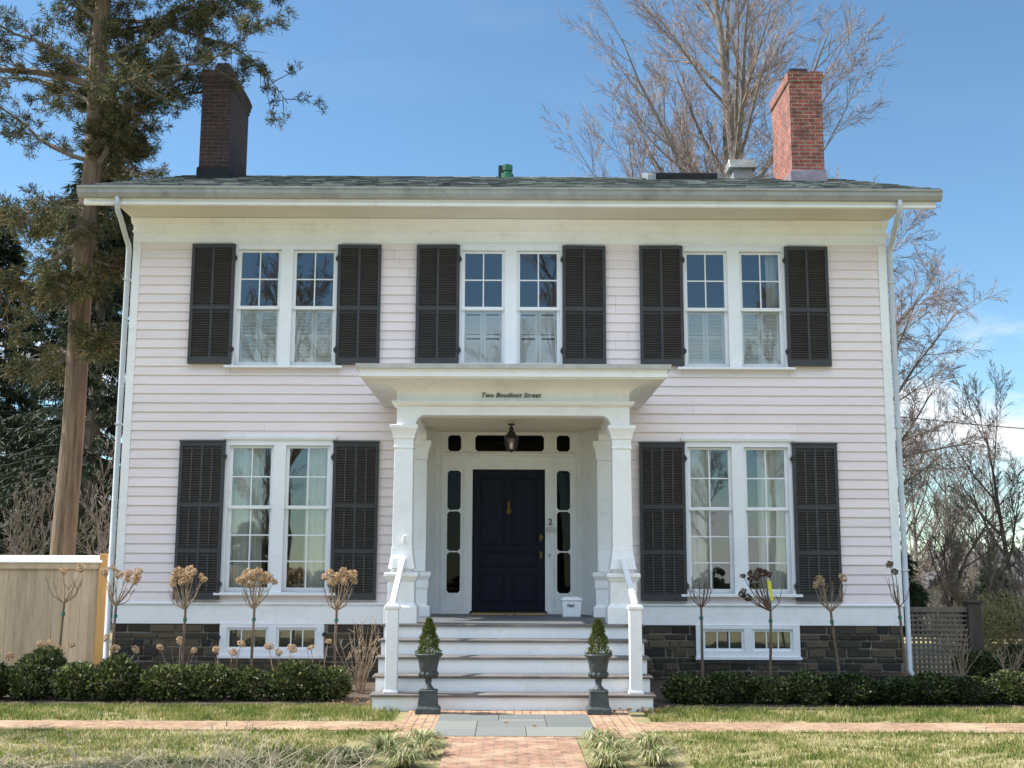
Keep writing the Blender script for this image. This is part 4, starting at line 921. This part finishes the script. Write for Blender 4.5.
# ================================================================== GRASS AND FOREGROUND
def blades(rects, n, hmin, hmax, wmin, wmax, name, mat, seed, excl=None):
    rr = random.Random(seed); m = MB(); tot = sum((b-a)*(d_-c) for a, b, c, d_ in rects)
    V, Fc = [], []
    for a, b, c, d_ in rects:
        for _ in range(int(n*(b-a)*(d_-c)/tot)):
            x, y = rr.uniform(a, b), rr.uniform(c, d_)
            if excl and excl(x, y): continue
            if sin(x*2.3+1.3*sin(y*1.7))*sin(y*2.9+x*.7)+rr.uniform(-1, 1) < -.6: continue
            if sin(x*7.1+2*sin(y*5.3))*sin(y*8.3+1.7*sin(x*3.9)) < -.62: continue
            h = rr.uniform(hmin, hmax); w_ = rr.uniform(wmin, wmax); an = rr.random()*6.28; ln_ = rr.uniform(.1, .9)*h; la = rr.random()*6.28
            dx, dy = cos(an)*w_, sin(an)*w_; k = len(V)
            tx, ty = x+cos(la)*ln_, y+sin(la)*ln_
            V += [(x-dx, y-dy, 0), (x+dx, y+dy, 0), (tx*.4+x*.6+dx*.7, ty*.4+y*.6+dy*.7, h*.62), (tx*.4+x*.6-dx*.7, ty*.4+y*.6-dy*.7, h*.62), (tx, ty, h)]
            Fc += [(k, k+1, k+2, k+3), (k+3, k+2, k+4)]
    m.v, m.f = V, Fc
    o = m.build(name, mat); tag(o, kind='stuff'); return o
g = blades([(-8.2, -1.2, -4.36, -3.08), (1.55, 8.2, -4.36, -3.25)], 52000, .03, .075, .0025, .005, 'grass_strip', 'grasslush', 5)
tag(g, 'narrow strip of short green grass between the beds and the cross path', 'grass')
lir = lambda x, y: (abs(x+1.0) < .5 and y < -5.75) or (abs(x-1.1) < .45 and y < -5.75)
g = blades([(-6.2, -1.02, -8.2, -5.03), (1.34, 6.2, -8.2, -5.08)], 105000, .015, .05, .003, .006, 'lawn_grass', 'grass', 6, lir)
tag(g, 'patchy green and straw lawn grass in front of the cross path', 'grass')
def clump(x, y, r, n, label, seed):
    rr = random.Random(seed); t = thing('variegated_grass', label, 'plant', (x, y, 0), 'variegated grass clumps beside the brick path'); m = MB()
    for _ in range(n):
        a = rr.random()*6.28; b = rr.random()*.06; p0 = Vector((x+b*cos(a), y+b*sin(a), 0)); r_ = r*.86; L = r_*rr.uniform(.5, 1.3); h = r_*rr.uniform(.2, .66); w_ = rr.uniform(.0035, .007)
        s_ = Vector((-sin(a), cos(a), 0))*w_; d_ = Vector((cos(a), sin(a), 0))
        pts = [p0, p0+d_*L*.3+Vector((0, 0, h*.8)), p0+d_*L*.65+Vector((0, 0, h)), p0+d_*L+Vector((0, 0, h*.45))]
        m.add([pts[0]-s_, pts[0]+s_, pts[1]-s_, pts[1]+s_, pts[2]-s_*.9, pts[2]+s_*.9, pts[3]], [(0, 1, 3, 2), (2, 3, 5, 4), (4, 5, 6)])
    m.build('blades', 'lirio', t)
for i, (x, y, r) in enumerate([(-.78, -6.05, .26), (-1.08, -6.35, .26), (-.74, -6.6, .26), (-1.3, -6.9, .24), (-.85, -7.1, .26)]):
    clump(x, y, r, 230, ['variegated grass clump nearest the bluestone on the left of the path', 'variegated grass clump left of the path edge, second back from the bluestone', 'variegated grass clump at the left brick edge, bottom of the picture', 'outermost variegated grass clump left of the path', 'frontmost variegated grass clump left of the path'][i], 20+i)
for i, (x, y, r) in enumerate([(.88, -5.98, .27), (1.30, -6.25, .27), (.92, -6.55, .27), (1.25, -6.95, .26), (.85, -7.1, .25)]):
    clump(x, y, r, 230, ['variegated grass clump nearest the bluestone on the right of the path', 'variegated grass clump at the lawn edge right of the path', 'variegated grass clump at the right brick edge, behind the frontmost', 'outermost variegated grass clump right of the path', 'frontmost variegated grass clump right of the path'][i], 40+i)
def stalks(x, y, n, h, spread, label, seed, dark=False):
    rr = random.Random(seed); t = thing('dry_stalk_plant', label, 'plant', (x, y, 0), 'dry stalks at the front edge of the lawn'); m = MB()
    for _ in range(n):
        a = rr.random()*6.28; s_ = spread*rr.uniform(.1, 1); hh = h*rr.uniform(.25, .95)
        p0 = Vector((x+rr.uniform(-.28, .28), y+rr.uniform(-.2, .2), 0)); p2 = Vector((x+s_*cos(a), y+s_*sin(a)*.6, hh))
        m.tube([p0, p0.lerp(p2, .5)+Vector((rr.uniform(-.05, .05), 0, .03)), p2], [.0027, .0022, .0014], 3)
        if rr.random() < .3: m.tube([p2-Vector((0, 0, .03)), p2+Vector((0, 0, .015))], [.006, .004], 4)
    m.build('stalks', 'darktwig' if dark else 'drystalk', t)
nm = ['pale dry stalk plant at the far left of the front lawn edge', 'pale dry stalk plant on the front lawn, second from the left edge', 'dense pale dry stalk plant on the left front lawn, third from the left edge', 'tall pale dry stalk plant on the left lawn with a leaning stem', 'dry stalk plant before the lawn below the lower left window', 'dry stalk plant nearest the variegated clumps on the left lawn']
for i, (x, y, n, h, sp) in enumerate([(-3.75, -7.8, 52, .33, .5), (-3.2, -7.6, 48, .33, .5), (-2.65, -7.9, 58, .40, .5), (-2.15, -7.7, 52, .45, .45), (-1.75, -8.0, 48, .42, .4), (-1.3, -7.5, 26, .28, .35)]): stalks(x, y, n, h, sp, nm[i], 60+i)
stalks(2.95, -8.1, 4, .34, .05, 'single thin dark stalk on the right lawn', 80, True)
stalks(3.6, -8.3, 7, .22, .25, 'short dark stalks at the bottom right of the lawn', 81, True)
rr = random.Random(9); m = MB()
for _ in range(150):
    if rr.random() < .45: x, y = rr.uniform(-2.1, -1.5), rr.uniform(-3.2, -2.6)
    elif rr.random() < .5: x, y = rr.uniform(1.1, 1.75), rr.uniform(-3.75, -3.45)
    else: x, y = rr.uniform(-6, 6), rr.uniform(-8, -3.2)
    z = .02+rr.random()*.03; leaf(m, Vector((x, y, z)), Vector((rr.uniform(-1, 1), rr.uniform(-1, 1), rr.uniform(-.1, .3))), rr.uniform(.03, .07), rr.uniform(.01, .02), rr)
tag(m.build('fallen_leaves', 'deadleaf'), 'scattered brown dead leaves on the grass and beside the steps', 'leaves', kind='stuff')

# ================================================================== TREES
def branch(mbs, p, d, L, r, lev, maxlev, rr, cfg):
    n = 5 if lev < maxlev else 3
    pts = [p.copy()]; rad = [r]; q = p.copy(); d = d.normalized(); dirs = [d.copy()]
    for i in range(n):
        d = (d+Vector((rr.uniform(-1, 1), rr.uniform(-1, 1), rr.uniform(-1, 1)))*cfg['wob'][min(lev, len(cfg['wob'])-1)]+Vector((0, 0, cfg['up'][min(lev, len(cfg['up'])-1)]))).normalized()
        q = q+d*(L/n); pts.append(q.copy()); dirs.append(d.copy()); rad.append(max(r*(1-(i+1)/n*cfg['taper']), cfg['minr']))
    mbs[0 if lev <= cfg['trunklev'] else 1].tube(pts, rad, 8 if lev == 0 else (6 if lev == 1 else (4 if lev == 2 else 3)), cap=False)
    if lev >= maxlev: return
    k = cfg['kids'][lev]
    for j in range(k):
        t = cfg['start'][lev]+(1-cfg['start'][lev])*(j+rr.random())/k; t = min(t, .99)
        i = int(t*n); fr = t*n-i; pos = pts[i].lerp(pts[i+1], fr); dd = dirs[i+1]
        perp = dd.orthogonal(); perp.rotate(Quaternion(dd, rr.random()*2*pi)); an = cfg['ang'][lev]*rr.uniform(.6, 1.25)
        nd = dd*cos(an)+perp.normalized()*sin(an)
        branch(mbs, pos, nd, L*cfg['ratio'][lev]*rr.uniform(.65, 1.1)*(1-.35*t), max(rad[i]*cfg['rr'], cfg['minr']), lev+1, maxlev, rr, cfg)
def bare(label, loc, seed, H, r0, cfg, maxlev=4, stems=1, trunkm='greybark', twigm='twig', group='bare trees around the house', d0=None, name='bare_tree'):
    rr = random.Random(seed); t = thing(name, label, 'tree', loc, group); a, b = MB(), MB()
    for s_ in range(stems):
        an = 2*pi*s_/max(1, stems)+.4; tl = 0 if stems == 1 else cfg.get('tilt', .22)
        dv = d0 or Vector((cos(an)*tl, sin(an)*tl, 1))
        branch((a, b), Vector((rr.uniform(-.1, .1), rr.uniform(-.1, .1), -.2)), dv, H*rr.uniform(.85, 1), r0, 0, maxlev, rr, cfg)
    a.build('trunk', trunkm, t, local=True, smooth=True); b.build('crown', twigm, t, local=True); return t
BIG = dict(wob=[.05, .11, .12, .11, .10], up=[.02, .10, .07, .05, .03], taper=.86, minr=.0048, trunklev=1, kids=[15, 9, 7, 7], start=[.30, .2, .15, .1], ang=[.62, .6, .6, .6], ratio=[.34, .5, .55, .62], rr=.58, tilt=.14)
bare('tall bare multi-stemmed tree rising behind the roof left of the right chimney', (6.0, 12.5, -.3), 27, 21, .30, dict(BIG, tilt=.06, rr=.48, kids=[18, 9, 8, 7], ang=[.68, .6, .6, .6], ratio=[.34, .5, .52, .55], minr=.0045), 4, 2)
W2 = dict(BIG, kids=[24, 11, 10, 8], ang=[1.05, .75, .7, .65], up=[.0, .02, .0, -.02, -.02], start=[.28, .15, .12, .1], ratio=[.46, .5, .5, .5], minr=.004, rr=.5)
bare('wide bare tree behind the house spreading past the right corner', (7.75, 9.6, -.5), 34, 10.0, .16, W2, 4, 1, d0=Vector((.02, 0, 1)))
B3 = dict(BIG, kids=[9, 7, 7, 5], ang=[.7, .65, .65, .6], ratio=[.5, .5, .52, .6])
bare('bare tree behind the roof left of the tall multi-stemmed one', (4.7, 14.0, -.6), 45, 15.0, .11, dict(B3, tilt=.10, minr=.004, kids=[12, 8, 7, 7], ratio=[.38, .5, .55, .6]), 4, 3)
bare('bare tree behind the roof just right of the right chimney', (8.2, 13.5, -.6), 48, 15.4, .16, dict(B3, kids=[12, 8, 8, 6], ratio=[.34, .5, .55, .6]), 4, 1)
bare('bare dark tree leaning in from the right edge beyond the lattice fence', (13.9, 14, -.9), 51, 7.4, .11, B3, 4, 1, 'darktwig', 'darktwig', d0=Vector((-.25, 0, 1)))
bare('crooked dark bare tree just right of the house corner downspout', (11.1, 13.5, -.8), 58, 5.4, .07, dict(B3, wob=[.25, .3, .25, .25, .25], kids=[9, 7, 6, 5]), 4, 1, 'darktwig', 'darktwig')
bare('slender bare tree beyond the lattice post', (13.6, 18.5, -1.3), 63, 7.5, .075, B3, 4, 1, 'greybark', 'darktwig')
far = bare('pale bare tree in the distance, nearest the house corner', (16.5, 30, -2.4), 71, 10, .15, B3, 4, 1, 'greybark', 'greybark', group='distant bare trees')
lab = ['pale bare tree in the distance, second from the house corner', 'pale bare tree in the distance behind the grey roof', 'pale bare tree in the distance at the right edge', 'smaller pale bare tree in front of the grey roof', 'tallest pale bare tree in the distance']
for i, (x, y, s_, rz) in enumerate([(20.5, 37, 1.05, 1.1), (24, 40, 1.1, 2.3), (19.2, 30.5, .8, 3.9), (14.6, 21, .55, 5.0), (21, 46, 1.35, .6)]): dup(far, (x, y, ground_z(x, y)-.2), rz, s_, lab[i])
# trees across the street, seen in the panes and by their dappled shade
st1 = bare('bare street tree reflected in the upper left panes', (-9.5, -33, 0), 81, 17, .24, dict(BIG, kids=[13, 8, 7, 6], minr=.011, ratio=[.42, .52, .55, .6]), 4, 1, group='bare street trees mirrored in the glass')
dup(st1, (2.5, -36, 0), 2.0, 1.0, 'bare street tree reflected in the middle panes'); dup(st1, (13, -40, 0), 4.0, .85, 'bare street tree reflected in the right panes')
dup(st1, (-4, -27, 0), 3.3, .55, 'smaller bare street tree reflected in the lower left panes')
for i in range(7): dup(st1, (-19+i*6.1+R.uniform(-1, 1), -41+R.uniform(-3, 3), 0), R.random()*6, (.55, .55, R.uniform(.42, .55)), 'low bare tree in the row behind the street trees')
dup(st1, (-11.4, -6.4, 0), 1.0, .62, 'bare tree casting dappled shade over the left lawn')

# tall conifer left ------------------------------------------------------
def tuft(mb, p, d, n, L, w, rr, sp=.9):
    for _ in range(n): leaf(mb, p+sph(rr)*.05, d+sph(rr)*sp, L*rr.uniform(.6, 1.15), w, rr)
def big_conifer():
    rr = random.Random(5); bx, by = -7.62, 3.0
    t = thing('conifer_tree', 'tall conifer with bare brown trunk and olive foliage left of the house', 'tree', (bx, by, 0)); tr, br, fo = MB(), MB(), MB()
    tp = [(bx, by, -.2), (bx-.02, by, 1.5), (bx+.04, by, 4), (bx+.02, by, 7), (bx+.1, by, 9), (bx+.06, by, 11), (bx+.14, by, 13), (bx+.2, by, 15), (bx+.2, by, 17)]
    tr.tube(tp, [.25, .21, .19, .18, .165, .15, .12, .09, .03], 12)
    def tx(z):
        for i in range(len(tp)-1):
            if tp[i][2] <= z <= tp[i+1][2]: return Vector(tp[i]).lerp(Vector(tp[i+1]), (z-tp[i][2])/(tp[i+1][2]-tp[i][2]))
        return Vector(tp[-1])
    def limb(z, az, L, rise, droop, r, dens=1.0):
        p = tx(z); d = Vector((cos(az), sin(az), rise)).normalized(); n = 8; pts = [p]; rad = [r]; q = p.copy()
        for i in range(n):
            d = (d+Vector((rr.uniform(-.3, .3), rr.uniform(-.3, .3), rr.uniform(-.26, .26)-droop*.1))).normalized(); q = q+d*L/n; pts.append(q.copy()); rad.append(max(r*(1-.9*(i+1)/n), .008))
        br.tube(pts, rad, 6, cap=False)
        for i in range(1, n+1):
            for _ in range(max(1, int(rr.choice((4, 5, 5, 6))*dens))):
                side = d.cross(Vector((0, 0, 1))).normalized()*rr.choice((-1, 1)); sd_ = (d*rr.uniform(.2, .9)+side*rr.uniform(.3, 1)+Vector((0, 0, rr.uniform(-.5, .45)))).normalized()
                s0 = pts[i].lerp(pts[i-1], rr.random()); sl_ = rr.uniform(.35, 1.05)*(.6+.4*L/4); s1 = s0+sd_*sl_*.5+Vector((0, 0, rr.uniform(-.05, .08))); s2 = s0+sd_*sl_+Vector((0, 0, -.1*droop))
                br.tube([s0, s1, s2], [.012, .008, .004], 3, cap=False)
                if rr.random() < .12: continue
                for _ in range(rr.choice((3, 4, 5, 6))):
                    c = s1.lerp(s2, rr.uniform(-.2, 1.05))+sph(rr)*.09
                    tuft(fo, c, sd_*.5+Vector((0, 0, .1)), rr.randint(26, 36), .13, .0075, rr, 1.0)
    # lower limbs, short towards the house
    skip = lambda a: abs((a+pi/2+pi) % (2*pi)-pi) < .75
    for z, az, L, rise, dr in [(5.3, 2.7, 1.8, .0, .7), (5.7, -.5, 1.2, -.05, .6), (6.3, 3.6, 2.6, .05, .5), (6.6, -1.4, 1.6, .0, .6), (7.0, .3, 1.25, .0, .5), (7.3, 2.4, 2.8, .1, .3), (7.6, 4.3, 2.2, .1, .5), (7.9, 3.1, 3.2, .0, .5)]:
        limb(z, az, L, rise, dr, .05)
    for k in range(40):
        z = 8.0+k*.21; az = k*2.399+rr.uniform(-.3, .3); L = rr.uniform(2.6, 4.2)*(1-.035*k*.6)
        right = cos(az) > .3
        if z < 12.5 and skip(az): continue
        if z < 9.6 and right: L = min(L, 1.4)
        limb(z, az, L, rr.uniform(.0, .5), rr.uniform(-.3, .6), .05-.0008*k, .7 if right else .85)
    limb(10.2, -.25, 4.0, .42, .25, .04, .9); limb(11.2, .15, 3.7, .3, .5, .04, .9); limb(8.7, -.3, 2.0, 1.3, -.3, .06, .8); limb(12.0, -.4, 3.8, .1, .3, .04, 1.1); limb(11.6, .4, 3.9, .2, .2, .04, 1.1); limb(12.6, .0, 4.0, .0, .4, .04, 1.1); limb(10.3, 3.2, 4.4, .25, .2, .08); limb(9.4, -.6, 2.4, .5, .1, .04, 1.0); limb(9.7, .5, 2.6, .3, .2, .04, 1.0)
    tr.build('trunk', 'bark', t, smooth=True); br.build('branches', 'greybark', t); fo.build('crown', 'pine', t)
big_conifer()
def spruce(label, loc, H, Rad, seed, n, group=None, mat='spruce', z0=.6, name='spruce_tree'):
    rr = random.Random(seed); t = thing(name, label, 'tree', loc, group); tr, fo = MB(), MB()
    tr.tube([(0, 0, -.2), (0, 0, H*.5), (0, 0, H)], [H*.018, H*.011, .02], 8)
    for k in range(n):
        u = rr.random()**.85; z = z0+u*(H-z0); L = Rad*(1-u)**.8*rr.uniform(.55, 1.1)+.15; az = rr.random()*6.28
        d = Vector((cos(az), sin(az), 0)); p0 = Vector((0, 0, z)); pts = [p0, p0+d*L*.5+Vector((0, 0, -.06*L)), p0+d*L+Vector((0, 0, -.22*L))]
        tr.tube(pts, [.03, .018, .006], 3, cap=False)
        for _ in range(int(6+L*7)):
            f_ = rr.uniform(.2, 1.05); c = pts[0].lerp(pts[1], f_*2) if f_ < .5 else pts[1].lerp(pts[2], (f_-.5)*2)
            c = c+Vector((-d.y, d.x, 0))*rr.uniform(-.4, .4)*L*.4*f_
            tuft(fo, c, d*.5+Vector((0, 0, -.7)), 8, .30, .02, rr, .75)
    tr.build('trunk', 'greybark', t, local=True); fo.build('crown', mat, t, local=True); return t
spruce('dense dark spruce behind the cedar fence, right behind the conifer trunk', (-11.4, 14.5, -.1), 15, 3.5, 3, 430, 'dark evergreens left of the house')
spruce('dark spruce at the left edge behind the fence, further back', (-15.6, 17.5, -.2), 12.5, 3.4, 8, 330, 'dark evergreens left of the house')
spruce('dark spruce behind the fence, between the other two at the left edge', (-14.2, 20.5, -.2), 15, 3.6, 15, 300, 'dark evergreens left of the house')
spruce('low dark evergreen beyond the lattice fence', (13.6, 15.5, -1.0), 2.6, 1.0, 12, 100, 'low evergreens right of the house', 'evergreen', .1, 'evergreen_shrub')
spruce('small dark evergreen between house corner and lattice', (10.0, 12.5, -.9), 3.0, .8, 13, 70, 'low evergreens right of the house', 'evergreen', .1, 'evergreen_shrub')
ev = spruce('dark evergreen added in a row across the street to darken the lower panes', (-14, -46, 0), 4.0, 3.4, 19, 120, 'evergreens added across the street')  # unseen evergreens, added to darken what the lower windows mirror
for i in range(13):
    if i: dup(ev, (-27+i*4.2+R.uniform(-.8, .8), -46+R.uniform(-3, 3), 0), R.random()*6, (.8, .8, R.uniform(.22, .38)))
# brushy grey shrubs behind the cedar fence
for i, (x, y, l_) in enumerate([(-10.6, 9, 'grey bare brush behind the fence left of the conifer trunk'), (-8.6, 8, 'grey bare brush behind the fence right of the conifer trunk')]):
    bare(l_, (x, y, 0), 90+i, 3.4, .05, dict(B3, kids=[9, 7, 6, 5], start=[.1, .1, .1, .1], minr=.006), 3, 3, 'greybark', 'greybark', 'brush behind the cedar fence', name='brush_shrub')
for i, (x, y, l_) in enumerate([(11.6, 12.2, 'grey bare brush just beyond the lattice fence'), (13.4, 11.5, 'grey bare brush at the right edge behind the straw shrubs'), (13.9, 21, 'grey bare brush in front of the grey roof'), (17.5, 24, 'wide grey bare brush at the right edge before the grey roof')]):
    bare(l_, (x, y, ground_z(x, y)), 95+i, 2.5 if i < 2 else 3.6, .04, dict(B3, kids=[10, 8, 7, 5], start=[.08, .1, .1, .1], minr=.0055, tilt=.45), 4, 4, 'greybark', 'greybark', 'brush beyond the lattice fence', name='brush_shrub')
# straw coloured hedge plants right
SH = shrub_mesh(41, .75, .6, 1.0, 3400, .09, .012, 'straw'); SS = stems_mesh(42, .9, .7)
for i, (x, y, s_) in enumerate([(8.9, 5.5, .95), (10.0, 5.8, 1.1), (11.0, 5.2, 1.15)]):
    t = thing('straw_shrub', ['straw coloured shrub nearest the lattice post', 'straw coloured shrub in the middle of the far right bed', 'straw coloured shrub at the right edge of the picture'][i], 'shrub', (x, y, -.05), 'straw coloured shrubs beyond the lattice', rz=i*2.1); t.scale = (s_, s_, s_)
    link('foliage', SH, t); link('stems', SS, t)

# ================================================================== NEIGHBOURS
def far_house(x0, x1, y0, y1, zb, ze, zr, label, along='x', chim=None, gable_win=False):
    h = thing('neighbour_house', label, 'house', ((x0+x1)/2, (y0+y1)/2, zb)); m = MB()
    m.box(x0, x1, y0, y1, zb, ze); cx, cy = (x0+x1)/2, (y0+y1)/2
    if along == 'x': m.prism_x([(y0, ze), (y1, ze), (cy, zr-.12)], x0+.01, x1-.01)
    else: m.prism_y([(x0, ze), (x1, ze), (cx, zr-.12)], y0+.01, y1-.01)
    m.build('wall', 'farwall', h)
    r = MB(); o_ = .35
    if along == 'x':
        s_ = (zr-ze)/(cy-y0); r.prism_x([(y0-o_, ze-o_*s_), (cy, zr), (y1+o_, ze-o_*s_), (y1+o_, ze-o_*s_-.12), (cy, zr-.12), (y0-o_, ze-o_*s_-.12)], x0-o_, x1+o_)
    else:
        s_ = (zr-ze)/(cx-x0); r.prism_y([(x0-o_, ze-o_*s_), (cx, zr), (x1+o_, ze-o_*s_), (x1+o_, ze-o_*s_-.12), (cx, zr-.12), (x0-o_, ze-o_*s_-.12)], y0-o_, y1+o_)
    rf = r.build('roof', 'farroof', h)
    if chim:
        c = MB(); c.box(chim[0]-.35, chim[0]+.35, chim[1]-.35, chim[1]+.35, ze, zr+chim[2]); c.box(chim[0]-.42, chim[0]+.42, chim[1]-.42, chim[1]+.42, zr+chim[2], zr+chim[2]+.15); c.build('chimney', 'farbrick', rf)
    for k in range(3):
        xx = x0+(x1-x0)*(k+.5)/3; m = MB(); m.box(xx-.45, xx+.45, y0-.05, y0-.01, ze-1.5, ze-.35); wi = m.build('window', 'trim', h)
        m = MB(); m.box(xx-.37, xx+.37, y0-.06, y0-.052, ze-1.42, ze-.43); m.build('pane', 'dglass', wi)
far_house(18.4, 30, 29, 36, -3, .2, 2.3, 'low house with wide grey roof beyond the right trees', 'x')
far_house(13.4, 16.0, 22.5, 28, -2.4, .3, 1.5, 'small pale gabled house just beyond the lattice fence', 'y')
far_house(-22, -12.6, 24, 31, -.4, 2.0, 3.6, 'pale outbuilding with light grey roof behind the cedar fence', 'x')
m = MB(); pts = []
for i in range(25):
    t = i/24; pts.append((8+(34-8)*t, 16+9*t, 6.35-.9*4*t*(1-t)*.6+.2*t))
m.tube(pts, .016, 5); tag(m.build('utility_wire', 'wire'), 'thin dark utility wire crossing the sky right of the house', 'wire')
